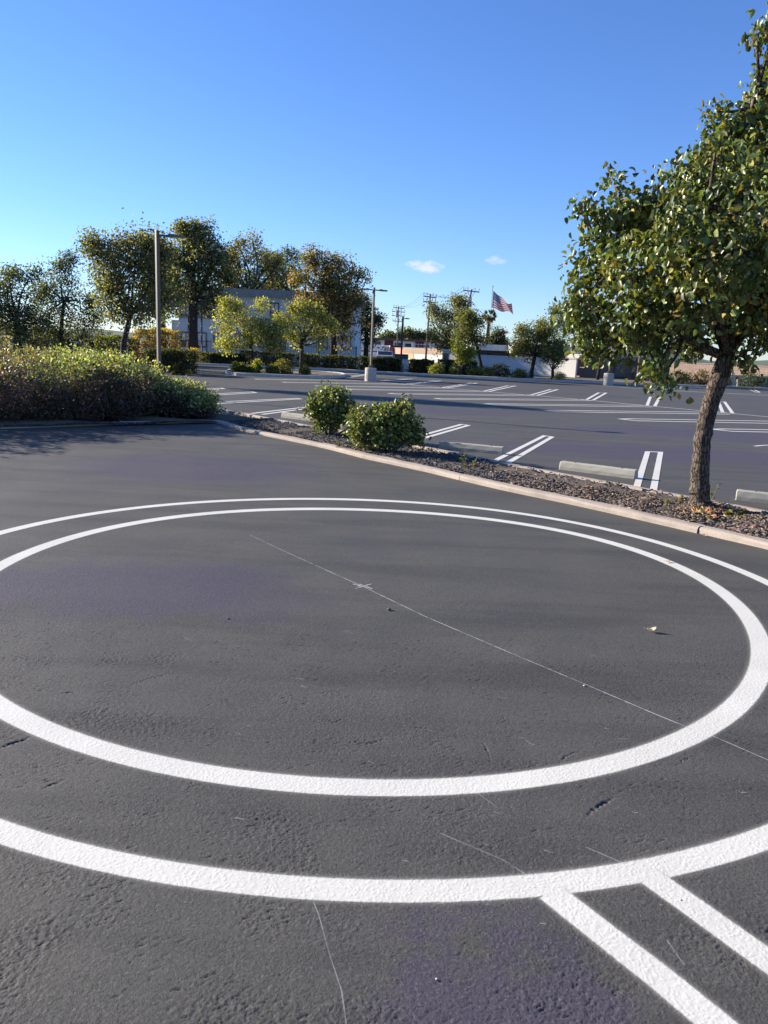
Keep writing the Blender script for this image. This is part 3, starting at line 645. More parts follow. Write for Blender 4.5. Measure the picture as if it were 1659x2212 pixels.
fallen(1407, 1364, .058, 'curled tan dry leaf lying alone inside the painted circles', LTAN, ang=-.15, lift=.55)
fallen(1442, 1214, .05, 'small pale leaf between the two painted circles at right', LTAN, ang=.3, lift=.3)
fallen(1612, 1167, .085, 'pale yellow leaf at foot of the near kerb on the right', LYEL, ang=.2, lift=.25)
fallen(1524, 1158, .05, 'small pale leaf at foot of the near kerb below trunk', LTAN, ang=.1, lift=.3)
fallen(1518, 1154, .045, 'tiny pale leaf at kerb foot touching another small leaf', LTAN, ang=.8, lift=.3)
for i in range(34):
    px, py = R.gauss(1530, 26), R.gauss(1107, 7)
    fallen(px, py, R.uniform(.05, .085), 'dry orange brown leaf in the litter around the trunk foot', R.choice([LORG, LORG, LTAN, LYEL]), .075, R.random()*6, 'leaf litter around the trunk foot', R.uniform(.2, .6))
def pebble(px, py, s, label, col, z=.0):
    c = at(px, py, z); mb = MB(); prof = [(.2*s, 0), (.5*s, .15*s), (.55*s, .3*s), (.35*s, .5*s), (.08*s, .58*s)]; mb.lathe(c, prof, 7)
    mb.v = [tuple(np.array(p)+np.array([R.gauss(0, .05), R.gauss(0, .05), 0])*s) for p in mb.v]
    return tag(obj('pebble', mb, col, None, origin=c, smooth=True), label, 'pebble')
PEB = simple('pebble_stone', (.09, .085, .08), .9); PEBL = simple('pale_pebble', (.5, .48, .44), .9)
pebble(840, 1318, .026, 'dark pebble below the chalk line near its cross', PEB); pebble(493, 1337, .014, 'small dark pebble alone left of the chalk cross', PEB)
pebble(1262, 1482, .011, 'tiny pale stone on the chalk line right of centre', PEBL); pebble(1470, 1945, .008, 'tiny pale stone near the upper slanted stripe', PEBL); pebble(943, 2116, .007, 'tiny pale grain near the bottom of the picture', PEBL)

# ------------------------------------------------------------------ wheel stops
def stop_mesh(L):
    mb = MB(); prof = [(-.078, 0), (-.078, .05), (-.060, .115), (-.048, .127), (.048, .127), (.060, .115), (.078, .05), (.078, 0)]
    xs = [-L/2, -L/2+.012]+list(np.linspace(-L/2+.1, L/2-.1, 9))+[L/2-.012, L/2]; k = len(prof); vs = []
    for i, x in enumerate(xs):
        e = .012 if i in (0, len(xs)-1) else 0
        for y, z in prof: vs.append((x, y*(1-e*6)+R.gauss(0, .0012), max(0, z-e*(z > 0)+R.gauss(0, .0012)*(z > 0))))
    fs = [(i*k+j, i*k+(j+1) % k, (i+1)*k+(j+1) % k, (i+1)*k+j) for i in range(len(xs)-1) for j in range(k)]
    fs += [tuple(range(k-1, -1, -1)), tuple((len(xs)-1)*k+j for j in range(k))]
    mb.add(vs, fs); return mb
G_WS = 'concrete wheel stops along the planter'; RUST = simple('rusty_steel', (.12, .06, .035), .9)
smesh = None
for (a, b, lab) in [((947, 969), (1072, 981), 'weathered grey concrete wheel stop right of the larger planter shrub'), ((1207, 1014), (1365, 1034.5), 'grey concrete wheel stop left of the short stall line by the tree'),
                    ((1588, 1080), (1760, 1100), 'grey concrete wheel stop at the right edge behind the trunk'), ((607, 902), (690, 912), 'mossy concrete wheel stop left of the smaller planter shrub'),
                    ((430, 890), (479, 897), 'shaded concrete wheel stop peeking out at the hedge end')]:
    p, q = at(*a), at(*b); L = 1.17
    if smesh is None: o = obj('wheel_stop', stop_mesh(L), STOPM); smesh = o
    else: o = smesh.copy(); link(o); o.name = 'wheel_stop'
    d = q-p; an = math.atan2(d[1], d[0]); m_ = q-d/np.linalg.norm(d)*L/2 if a[0] < 500 else p+d/np.linalg.norm(d)*L/2
    off = np.array([-math.sin(an), math.cos(an), 0])*.078
    o.location = (m_+off).tolist(); o.rotation_euler = (0, 0, an); tag(o, lab, 'wheel stop', G_WS)
    for sx in (-.36, .36):
        mb = MB(); mb.lathe((sx, 0, .122), [(.011, 0), (.011, .009), (.006, .012)], 8); pn = obj('rebar_pin', mb, RUST); pn.parent = o; pn.location = (0, 0, 0)

HTWIG = simple('hedge_twigs', (.17, .13, .105), .9, .45, 5)
# ------------------------------------------------------------------ left hedge: three sprawling shrubs
def mound_shrub(name, label, blobs, palette, n, leaf, mat=LEAF, per=12, ntw=500, shell=.72, dry=None, crad=.07, twm=HTWIG, group=None, cat='shrub', twr=.006, woody_shade=.5):
    c0 = blobs[0][0]; t = thing(name, (c0[0], c0[1], .1), label, cat, group)
    tot = sum((r[0]*r[1]*r[2])**(2/3) for c, r in blobs)
    o, Cc = crown('foliage', blobs, palette, mat, t, n/per/tot, leaf, crad, per, droop=-.15, shell=shell, lump=.16, zmin=.10, wid=.62, clump_pal=dry)
    mb = MB(); V_ = np.empty(len(o.data.vertices)*3, np.float32); o.data.vertices.foreach_get('co', V_); V_ = V_.reshape(-1, 4, 3); zc = V_[:, :, 2].mean(1)+.1; xc = V_[:, 0, 0]+c0[0]; yc = V_[:, 0, 1]+c0[1]
    # brown dead growth low down, also painting in the dark of the shaded front
    tops = max(c[2]+r[2] for c, r in blobs); front = min(c[1]-r[1] for c, r in blobs); cut = woody_shade+.16*np.sin(xc*2.1)+.10*np.sin(xc*5.3+1)+.06*NR.normal(size=len(zc))
    dead = (zc < cut*tops); Ca = np.empty(len(o.data.vertices)*4, np.float32); o.data.color_attributes['Col'].data.foreach_get('color', Ca); Ca = Ca.reshape(-1, 4, 4); Ca[dead, :, :3] = pal(int(dead.sum()), [(3, (.085, .060, .052)), (2, (.060, .044, .042)), (1, (.13, .095, .07)), (.5, (.075, .085, .03))])[:, None]; o.data.color_attributes['Col'].data.foreach_set('color', Ca.ravel())
    cb = np.array([b[0] for b in blobs]); rb = np.array([b[1] for b in blobs])
    for _ in range(ntw):
        k = R.randrange(len(cb)); a = R.random()*6.28; r0 = R.uniform(.1, .5)
        p = np.array([cb[k][0]+math.cos(a)*rb[k][0]*r0, cb[k][1]+math.sin(a)*rb[k][1]*r0, .08])
        u = np.array([math.cos(a), math.sin(a), R.uniform(-.25, 1.1)]); u /= np.linalg.norm(u)
        e = cb[k]+u*rb[k]*R.uniform(.85, 1.14); e[2] = max(e[2], .14)
        w_ = R.uniform(.5, 1.4)*twr; mb.tube(bend(p, e, 4, .14), [w_*1.5, w_*1.2, w_, w_*.7, w_*.35], 4, cap=False)
    obj('branches', mb, twm, t); return t
def mounds(lst):
    out = []
    for px, Y, rx, ry, top in lst:
        Y -= .55; top *= .94; x = atY(px, 900, Y)[0]; cz = .36*top; out.append((np.array([x, Y, cz]), np.array([rx, ry, top-cz])))
    return out
HEDGE_G = 'sprawling shrubs in the left planter bed'
gp = [(4, (.29, .33, .12)), (3, (.23, .27, .10)), (1.5, (.40, .42, .21)), (1, (.08, .105, .035)), (.6, (.20, .15, .085))]
dp = [(3, (.20, .155, .11)), (2, (.15, .12, .085)), (2, (.16, .165, .065)), (1, (.26, .21, .15))]
mound_shrub('shrub', 'half dry brown shrub at the left edge of the picture with bare twigs', mounds([(-520, 12.6, 1.6, 1.5, 1.45), (-330, 13.6, 1.5, 1.4, 1.5), (-150, 14.5, 1.3, 1.2, 1.42), (-20, 15.4, 1.15, 1.1, 1.40), (75, 16.0, .95, 1.1, 1.38), (-60, 17.4, 1.7, 1.4, 1.44), (60, 18.2, 1.4, 1.3, 1.42)]),
            dp, 40000, .064, ntw=1900, dry=(.25, gp), group=HEDGE_G, woody_shade=.66)
mound_shrub('shrub', 'tallest yellow green shrub in the middle of the left bed, lit from behind', mounds([(165, 16.3, .95, 1.05, 1.38), (250, 16.9, .9, 1.05, 1.36), (215, 18.2, 1.2, 1.3, 1.44), (300, 18.6, .8, 1.0, 1.20), (140, 19.0, 1.2, 1.2, 1.44)]),
            gp, 38000, .064, ntw=1400, dry=(.10, dp), group=HEDGE_G, woody_shade=.64)
mound_shrub('shrub', 'low light green shrub tapering to the right end of the left bed', mounds([(315, 17.6, .72, .9, 1.04), (362, 17.8, .72, .85, .86), (406, 17.9, .55, .75, .75), (436, 18.0, .38, .6, .60), (336, 19.2, .75, .9, .92)]),
            gp, 30000, .058, ntw=700, dry=(.04, dp), group=HEDGE_G, woody_shade=.46)

# ------------------------------------------------------------------ two planter shrubs
pit = [(4, (.135, .17, .045)), (3, (.19, .225, .06)), (2, (.07, .095, .03)), (1, (.30, .30, .09))]
def planter_shrub(label, foot, blobs, Y, n, pal_, leaf=.062):
    k = ppm(Y); base = at(*foot, .05); t = thing('planter_shrub', base, label, 'shrub', 'leafy shrubs in the gravel planter')
    bl = [(atY(a, b, Y+dY), np.array([r/k]*3)) for a, b, r, dY in blobs]
    tot = sum((r[0]**2) for c, r in bl)
    o, Cc = crown('foliage', bl, pal_, GLOSSY, t, n/12/tot, leaf, .06, 12, droop=-.25, shell=.55, full=True, lump=.5, zmin=.15, wid=.68, curl=.4)
    mb = MB(); f = base.copy(); f[2] = .02
    for c, r in bl:
        g = f+np.array([R.gauss(0, .004), R.gauss(0, .004), 0]); mb.tube(bend(g, c, 5, .12), [.022, .018, .015, .012, .009, .006], 6)
    cb = np.array([b[0] for b in bl])
    for j in NR.choice(len(Cc), min(140, len(Cc)), replace=False):
        kk = np.argmin(np.linalg.norm(cb-Cc[j], axis=1)); mb.tube(bend(cb[kk], Cc[j], 3, .1), [.006, .005, .004, .002], 4, cap=False)
    obj('stems', mb, simple('dark_stem', (.05, .038, .028), .9), t, smooth=True); return t
planter_shrub('smaller rounded dark green shrub, left one of the two in the gravel planter', (712, 942), [(705, 872, 36, 0), (735, 878, 30, .1), (688, 885, 26, -.1), (712, 898, 26, -.1), (700, 922, 19, 0), (718, 935, 14, .05), (765, 884, 9, .1), (745, 900, 16, .2), (720, 856, 18, .1)], 14.7, 4800, pit)
planter_shrub('larger yellowish green shrub, right one of the two in the gravel planter', (840, 980), [(850, 905, 36, 0), (800, 915, 36, 0), (868, 892, 26, .1), (885, 925, 24, .1), (830, 945, 34, -.1), (790, 945, 28, .1), (862, 950, 26, 0), (775, 925, 20, -.1), (905, 945, 11, 0), (815, 968, 20, -.1), (890, 962, 13, .15), (912, 968, 8, .0)], 12.7, 7000, pit[:2]+[(3, (.23, .26, .065)), (1.2, (.36, .30, .09)), (1, (.045, .07, .02))])

# ------------------------------------------------------------------ the big pear tree on the right
def pear():
    Y = float(at(1512, 1097, .05)[1]); k = ppm(Y); base = at(1512, 1097, .04)
    t = thing('pear_tree', base, 'large leafy pear tree with leaning trunk in the planter at right', 'tree')
    cl = [(1513, 1099, 72), (1512, 1091, 50), (1512, 1080, 42.5), (1511, 1060, 40), (1512, 1017, 37), (1517, 953, 35), (1526, 905, 34), (1538, 860, 35), (1556, 810, 39), (1571, 772, 36)]
    tp = [atY(a, b, Y) for a, b, _ in cl]; tp[0][2] = .01; tr = [w_/k/2 for *_, w_ in cl]
    # finer trunk rings with bark unevenness
    mb = MB(); P = []; Rr = []
    for i in range(len(tp)-1):
        for j in range(5):
            u = j/5; P.append(tp[i]+(tp[i+1]-tp[i])*u+NR.normal(size=3)*.003); Rr.append((tr[i]+(tr[i+1]-tr[i])*u)*(1+R.gauss(0, .02)))
    P.append(tp[-1]); Rr.append(tr[-1]); mb.tube(P, Rr, 16)
    B = [(1295, 560, 52, 0), (1272, 650, 45, -.2), (1252, 600, 20, .1), (1246, 690, 20, 0), (1300, 725, 42, 0), (1340, 480, 48, .2), (1276, 470, 17, .1), (1262, 440, 9, .1), (1322, 385, 11, .1), (1340, 415, 14, .1), (1358, 440, 24, .1), (1400, 590, 85, -.7), (1410, 500, 70, .5), (1450, 440, 42, -.2), (1400, 440, 26, 0), (1500, 420, 55, -.3), (1500, 620, 85, -.9),
         (1450, 690, 58, .3), (1365, 690, 52, -.5), (1400, 735, 34, -.4), (1428, 785, 22, -.5), (1408, 815, 11, -.5), (1447, 822, 13, -.5), (1345, 765, 13, -.2), (1262, 745, 12, 0), (1290, 770, 10, 0), (1550, 345, 48, 0), (1543, 240, 15, .2), (1560, 285, 30, .2), (1592, 300, 42, .3), (1620, 420, 90, -.6), (1600, 560, 100, .5), (1625, 265, 42, .2), (1650, 200, 28, .3), (1440, 378, 9, 0), (1478, 365, 12, 0), (1510, 350, 18, 0),
         (1664, 62, 28, .2), (1640, 70, 12, .2), (1700, 150, 52, .3), (1660, 640, 80, -.4), (1500, 735, 36, .2), (1570, 690, 48, .6), (1480, 560, 80, .9), (1560, 480, 90, 1.0), (1640, 700, 44, -.2), (1655, 745, 18, .0), (1612, 778, 11, -.2),
         (1740, 380, 120, 0), (1740, 560, 120, .2), (1760, 230, 95, 0), (1850, 480, 110, .3), (1840, 650, 95, -.3), (1720, 480, 110, -1.3), (1560, 560, 90, -1.4), (1640, 330, 70, 1.0), (1700, 620, 95, 1.2), (1820, 330, 85, .6), (1480, 500, 56, -1.2)]
    bl = [(atY(a, b, Y+dY), np.array([r/ppm(Y+dY)]*3)*np.array([1, 1, .95])) for a, b, r, dY in B]
    tot = sum(r[0]**2 for c, r in bl)
    pp = [(5, (.115, .148, .040)), (3, (.165, .19, .052)), (2, (.06, .086, .028)), (.6, (.24, .23, .05)), (.25, (.36, .29, .05)), (.12, (.20, .11, .05))]
    per = 12; O_ = clumps(bl, 47000/per/tot, .08, .082, per, .45, .26, .8)
    Pp, Oo, I, Cc = O_; n = len(Pp)
    A = Oo*.35+NR.normal(size=(n, 3))*.5+np.array([0, 0, -.7]); N = Oo*.5+NR.normal(size=(n, 3))*.7+np.array([0, 0, .35]); S = .080*(.45+.85*NR.random(n))
    C = pal(n, pp); tone = (1+.22*NR.normal(size=len(Cc)))[I][:, None]; C = np.clip(C*np.clip(tone, .6, 1.5), .004, .9)
    pick = NR.random(len(Cc)) < .06; mk = pick[I] & (NR.random(n) < .6); C[mk] = pal(int(mk.sum()), [(2, (.22, .19, .045)), (1, (.17, .16, .04)), (.5, (.34, .26, .06))])
    leaf_mesh('crown', Pp, A, N, S, C, GLOSSY, t, .66, .22, .55)
    fork = tp[-1]
    mains = [([(1571, 772), (1535, 758), (1500, 742), (1450, 700), (1400, 640), (1330, 560)], .055, 0), ([(1571, 772), (1580, 700), (1592, 600), (1600, 450), (1610, 300), (1640, 180)], .075, .1), ([(1571, 772), (1540, 690), (1500, 600), (1460, 500), (1440, 430)], .05, .5),
             ([(1571, 772), (1620, 700), (1700, 600), (1780, 480)], .055, .2), ([(1566, 785), (1600, 768), (1628, 748), (1655, 722)], .018, -.1), ([(1571, 772), (1560, 680), (1550, 600), (1530, 480), (1545, 330)], .045, -.8)]
    ends = []
    for px, r, dY in mains:
        m = len(px); pts = [atY(a, b, Y+dY*i/(m-1)) for i, (a, b) in enumerate(px)]; pts = [np.array([*q]) for q in smooth3(pts, .12)]
        mb.tube(pts, list(np.linspace(r, r*.3, len(pts))), 8); ends += pts[len(pts)//4:]
    ends = np.array(ends)
    for c, r in bl:
        j = np.argmin(np.linalg.norm(ends-c, axis=1)); mb.tube(bend(ends[j], c, 5, .1), list(np.linspace(.022, .008, 6)), 6)
    cb = np.array([b[0] for b in bl])
    for j in NR.choice(len(Cc), min(700, len(Cc)), replace=False):
        kk = np.argmin(np.linalg.norm(cb-Cc[j], axis=1)); mb.tube(bend(cb[kk], Cc[j], 3, .1), [.008, .006, .005, .003], 4, cap=False)
    obj('trunk', mb, BARK, t, smooth=True)
def smooth3(P, step):
    P = [np.array(p, float) for p in P]; out = []
    for i in range(len(P)-1):
        p0 = P[max(i-1, 0)]; p1 = P[i]; p2 = P[i+1]; p3 = P[min(i+2, len(P)-1)]; n = max(1, int(np.linalg.norm(p2-p1)/step))
        for j in range(n):
            t = j/n; out.append(.5*((2*p1)+(-p0+p2)*t+(2*p0-5*p1+4*p2-p3)*t*t+(-p0+3*p1-3*p2+p3)*t**3))
    out.append(P[-1]); return out
pear()

# ------------------------------------------------------------------ lamp posts
BRONZE = simple('bronze_paint', (.12, .092, .060), .5, .2, 3, .05, 40, .4); DARKM = simple('dark_metal', (.03, .03, .028), .5)
LENS = simple('lamp_lens', (.55, .55, .5), .3)
def lamp(label, base, top_px, Y, arms, post=.15, basew=.60, bh=.70, with_base=True, mat=BRONZE):
    t = thing('lamp_post', (base[0], base[1], 0), label, 'lamp post', 'parking lot lamp posts')
    top = atY(*top_px, Y)[2]; x, y = base[0], base[1]
    if with_base:
        mb = MB(); r = basew/2; mb.lathe((x, y, 0), [(r, -.02), (r, bh-.035), (r-.012, bh-.01), (r-.04, bh)], 28); obj('concrete_base', mb, BASEM, t)
        mb = MB(); mb.box((x, y, bh+.012), (.30, .30, .024)); mb.box((x, y, bh+.07), (post+.05, post+.05, .10))
        for sx in (-1, 1):
            for sy in (-1, 1): mb.lathe((x+sx*.115, y+sy*.115, bh+.022), [(.014, 0), (.014, .05), (.006, .055)], 6)
        obj('base_plate', mb, mat, t)
    z0 = bh if with_base else -.05
    mb = MB(); pw = post*.66; mb.box((x, y, (z0+top)/2+.02), (pw, pw, top-z0-.04), PI/4); mb.box((x, y, top+.012), (pw*1.12, pw*1.12, .024), PI/4); obj('pole', mb, mat, t, bevel=.008)
    for an, L, hl, tilt in arms:
        d = np.array([math.cos(an), math.sin(an), 0]); zt = top-.10; p = np.array([x, y, zt])+d*(post/2); q = p+d*(L-hl)+np.array([0, 0, tilt*.4])
        mb = MB(); mb.beam(p, q, .055, .055); o = obj('arm', mb, mat, t)
        e = q+d*hl+np.array([0, 0, tilt*.2]); mb = MB(); mb.beam(q, e, .26, .055); mb.beam(q+d*.02+np.array([0, 0, .03]), q+d*hl*.45+np.array([0, 0, .03]), .16, .05); o = obj('lamp_head', mb, DARKM if mat is DARKM else mat, t, bevel=.01)
        mb = MB(); mb.beam(q+d*.1-np.array([0, 0, .032]), e-d*.05-np.array([0, 0, .032]), .2, .012); obj('lens', mb, LENS, o)
    return t
b = np.array([atY(345, 857, 23.2)[0], 23.2]); lamp('tall square bronze lamp post with a single arm rising behind the left shrubs', b, (338, 500), 23.2, [(-.12, .72, .46, -.04)])
b = at(800, 823.5); lamp('bronze lamp post with two opposite lamp heads on a round concrete base', b, (808, 622), float(b[1]), [(-.08, .62, .42, -.03), (PI-.08, .50, .32, .05)])
b = at(865, 805); lamp('far dark lamp post with one short arm right of the double lamp post', b, (870.5, 685), float(b[1]), [(-.1, .42, .3, 0)], mat=DARKM, post=.16, basew=.5, bh=.6)
b = at(436, 785.5); lamp('far thin dark lamp post standing in front of the grey building', b, (434, 646), float(b[1]), [], mat=DARKM, post=.14, basew=.46, bh=.62)
b = at(1313, 832); lamp('lamp post on pale concrete base half hidden by the pear tree crown', b, (1326, 640), float(b[1]), [(0, .6, .4, 0), (PI, .6, .4, 0)], basew=.66, bh=.78)
# ------------------------------------------------------------------ far kerb, planting strip, round island
def planting(name, poly, z, mat): return sheet(name, poly, z, mat)
LITTER = simple('leaf_litter', (.15, .115, .085), .95, .45, 2.5, .5, 25)
FARK = [(-60, 60), (-14, 55.5), (-5, 56.4), (2, 54.6), (11, 53.5), (20, 55.5), (30, 56.5), (60, 52)]
kerb('kerb', FARK, 1, .18, .15, PALEK, 1.0, 6.0, 9)
sheet('planting_strip', [(-60, 60.3), (-14, 55.8), (-5, 56.7), (2, 54.9), (11, 53.8), (20, 55.8), (30, 56.8), (60, 52.3), (60, 66), (-60, 68)], .10, LITTER)
ISL = [tuple(at(*p)[:2]) for p in [(486, 805), (495, 809.5), (530, 812), (580, 814), (631, 816), (690, 817.5), (735, 816), (748, 813), (735, 809.5), (690, 806), (600, 801), (530, 800), (498, 801.5)]]
sm = smooth(ISL+[ISL[0]], .5)[:-1]
kerb('kerb', [tuple(p) for p in sm]+[tuple(sm[0])], 1, .18, .15, PALEK, .6, 50, 12)
ctr = sm.mean(0); mb = MB(); mb.add([(*(ctr+(p-ctr)*.975), .11) for p in sm], [tuple(range(len(sm)))]); tag(obj('planter_soil', mb, LITTER), kind='structure')
# asphalt drive left of the hedge is part of the lot; a hill line closes the horizon
mb = MB(); vs_ = []; n = 60
for i in range(n+1):
    x = -500+1000*i/n; h_ = 9+5*math.sin(i*.35)+3*math.sin(i*.9+1); vs_ += [(x, 620, -.2), (x, 660, max(2, h_)), (x, 760, -.2)]
mb.add(vs_, [(3*i+j, 3*i+3+j, 3*i+4+j, 3*i+1+j) for i in range(n) for j in (0, 1)])
tag(obj('hills', mb, simple('hill_scrub', (.10, .125, .085), .95, .4, .06), smooth=True), kind='structure')

# ------------------------------------------------------------------ clipped hedges and bushes (background)
def bush_px(label, boxes, Y, palette, n, leaf=.12, name='bush', cat='bush', group=None, mat=DULL, ground=True, lump=.2, clump=None, depth=.8):
    """boxes: (px0, top, px1, bottom) rectangles of the picture at depth Y"""
    k = ppm(Y); bl = []
    for (x0, y0, x1, y1) in boxes:
        c = atY((x0+x1)/2, (y0+y1)/2, Y); rx = (x1-x0)/2/k; rz = (y1-y0)/2/k
        if ground: top = c[2]+rz; c[2] = top*.45; rz = top*.56
        bl.append((c, np.array([rx, max(.25, min(rx, 1.4)*depth), max(.1, rz)])))
    b = bl[0][0].copy(); b[2] = 0; t = thing(name, b, label, cat, group)
    tot = sum((r[0]*r[1]*r[2])**(2/3) for c, r in bl)
    o, Cc = crown('foliage', bl, palette, mat, t, n/8/tot, leaf, leaf*.9, 8, -.2, .55, lump=lump, zmin=.08, clump_pal=clump)
    mb = MB()
    for c, r in bl:
        for _ in range(5):
            f = np.array([b[0], b[1], -.05]); e = c+nrm(NR.normal(size=3)+np.array([0, 0, .6]))*r*.8; mb.tube(bend(f, e, 3, .1), [.03, .022, .016, .008], 5)
    obj('stems', mb, DBARK, t, smooth=True); return t
def hedge_box(label, x0, x1, y0, Y, Y1, palette, n, leaf=.09, group=None, boxy=.9, clump=None):
    """clipped hedge: leaves spread over the skin of a rounded box"""
    a = atY(x0, y0, Y); b = atY(x1, y0, Y); top = (a[2]+b[2])/2; X0, X1 = a[0], b[0]
    t = thing('hedge', ((X0+X1)/2, Y, 0), label, 'hedge', group)
    c = np.array([(X0+X1)/2, (Y+Y1)/2, top*.48]); r = np.array([(X1-X0)/2, (Y1-Y)/2, top*.52])
    u = NR.normal(size=(n, 3)); u = np.sign(u)*np.abs(u)**.9; p8 = (np.abs(u)**8).sum(1)**(1/8); P = u/p8[:, None]
    # spread along the long side
    m = NR.random(n) < .75; P[m, 0] = NR.uniform(-1, 1, m.sum()); q = (np.abs(P[m][:, 1:])**6).sum(1)**(1/6); P[m, 1:] /= q[:, None]
    lm = 1+.05*np.sin(P[:, 0]*r[0]*3.1+1)+.05*np.sin(P[:, 0]*r[0]*7.7)+.04*np.sin(P[:, 1]*4+P[:, 2]*5)
    P = c+P*r*lm[:, None]*(1-.14*NR.random((n, 1))**2); O = nrm((P-c)/r**1.5); mk = P[:, 2] > .04; P, O = P[mk], O[mk]; n = len(P)
    A = O*.6+NR.normal(size=(n, 3))*.7; N = O*.8+NR.normal(size=(n, 3))*.6+np.array([0, 0, .4]); C = pal(n, palette)
    if clump:
        g = np.sin(P[:, 0]*2.3+1)*np.sin(P[:, 1]*1.9+P[:, 2]*1.3)+.5*NR.normal(size=n); k_ = g > clump[0]; C[k_] = pal(int(k_.sum()), clump[1])
    card_mesh('foliage', P, A, N, leaf*(.6+.8*NR.random(n)), C, DULL, t)
    mb = MB()
    for _ in range(int(14+6*(X1-X0))):
        x = R.uniform(X0+.1, X1-.1); y = R.uniform(Y+.15*(Y1-Y), Y1-.15*(Y1-Y)); e = (x+R.gauss(0, .3), y+R.gauss(0, .2), top*R.uniform(.6, .95))
        mb.tube(bend((x, y, -.05), e, 3, .08), [.03, .024, .018, .008], 5, cap=False)
    obj('stems', mb, DBARK, t); return t
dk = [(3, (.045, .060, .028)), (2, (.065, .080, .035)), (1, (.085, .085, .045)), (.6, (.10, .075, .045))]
oran = [(2, (.50, .27, .09)), (2, (.42, .31, .09)), (1, (.24, .24, .06))]
ylw = [(2, (.30, .30, .06)), (2, (.20, .23, .05)), (1, (.13, .16, .04))]
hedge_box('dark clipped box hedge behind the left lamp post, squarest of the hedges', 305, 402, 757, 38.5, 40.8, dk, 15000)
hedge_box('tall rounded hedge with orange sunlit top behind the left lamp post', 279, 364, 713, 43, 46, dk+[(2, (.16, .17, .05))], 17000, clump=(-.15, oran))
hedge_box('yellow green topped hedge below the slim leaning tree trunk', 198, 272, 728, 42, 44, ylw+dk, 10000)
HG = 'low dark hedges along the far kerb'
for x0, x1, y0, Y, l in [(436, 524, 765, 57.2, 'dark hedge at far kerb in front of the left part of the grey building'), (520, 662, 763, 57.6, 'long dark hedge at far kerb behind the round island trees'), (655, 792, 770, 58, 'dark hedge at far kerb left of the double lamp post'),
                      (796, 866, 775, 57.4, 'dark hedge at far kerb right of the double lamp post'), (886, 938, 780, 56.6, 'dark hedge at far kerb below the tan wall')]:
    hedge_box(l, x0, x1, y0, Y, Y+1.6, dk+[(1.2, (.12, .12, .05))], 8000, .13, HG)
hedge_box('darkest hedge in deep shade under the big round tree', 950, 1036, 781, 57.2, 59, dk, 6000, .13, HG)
yb = [(3, (.50, .34, .05)), (2, (.38, .30, .06)), (1, (.18, .19, .05))]
bush_px('bright yellow bush at the far kerb left of the thin lamp', [(407, 756, 430, 790)], 56.8, yb, 1600, .13)
gb = [(3, (.13, .15, .04)), (2, (.19, .20, .06)), (1, (.075, .095, .03))]
IB = 'small shrubs on the round island'
Yi = float(at(520, 809)[1])+.9
for bx, l, p_ in [([(501, 784, 528, 810)], 'round green shrub at the left end of the round island', gb), ([(548, 778, 563, 810)], 'upright yellow green shrub beside the left island trunk', ylw), ([(579, 790, 598, 810)], 'small dull shrub between the two left island trunks', gb),
                 ([(593, 777, 631, 812), (610, 795, 625, 814)], 'reddish topped wide shrub in the middle of the island', gb+[(1.5, (.30, .15, .06))]), ([(652, 792, 666, 813)], 'small shrub at the right end of the island', gb), ([(532, 795, 547, 810)], 'tiny low shrub left of the upright yellow one', gb)]:
    bush_px(l, bx, Yi, p_, 1500, .10, group=IB)
RB = 'low bushes along the right part of the far kerb'
for bx, Y, l, p_, n in [([(931, 787, 957, 811)], 55.5, 'yellow green round bush at far kerb below the white booth', ylw, 1600), ([(973, 795, 988, 812)], 55.2, 'small thin grey green bush beside the small young tree', gb, 500), ([(1010, 794, 1036, 813), (1030, 796, 1062, 812)], 55.5, 'wide straggly bush at the feet of the double trunk tree', gb, 2200),
                       ([(1105, 803, 1141, 817)], 54.8, 'low orange tinged bush left of the spreading tree trunk', gb+[(2, (.30, .20, .08))], 1700), ([(1199, 808, 1220, 822)], 55.5, 'low pale straw bush in front of the white wall', [(2, (.38, .33, .17)), (1, (.2, .18, .08))], 1000),
                       ([(1060, 790, 1100, 812)], 58, 'dark shaded bush against the white wall', dk, 1800), ([(1446, 800, 1485, 829), (1478, 806, 1500, 828)], 59.0, 'olive bush against the tan block wall left of the leaning trunk', gb+dk, 1800), ([(1500, 800, 1536, 830)], 59, 'rusty brown bush by tan block wall just left of trunk', [(2, (.17, .12, .06)), (1, (.13, .13, .05))], 1600), ([(1600, 806, 1640, 832), (1632, 812, 1668, 834)], 59.2, 'dull green low bush by the concrete ledge at right edge', gb+dk, 2200), ([(1552, 812, 1578, 831)], 59.2, 'small dry bush right behind the leaning trunk', [(2, (.24, .19, .10)), (1, (.15, .15, .06))], 1100)]:
    bush_px(l, bx, Y, p_, n, .11, group=RB)

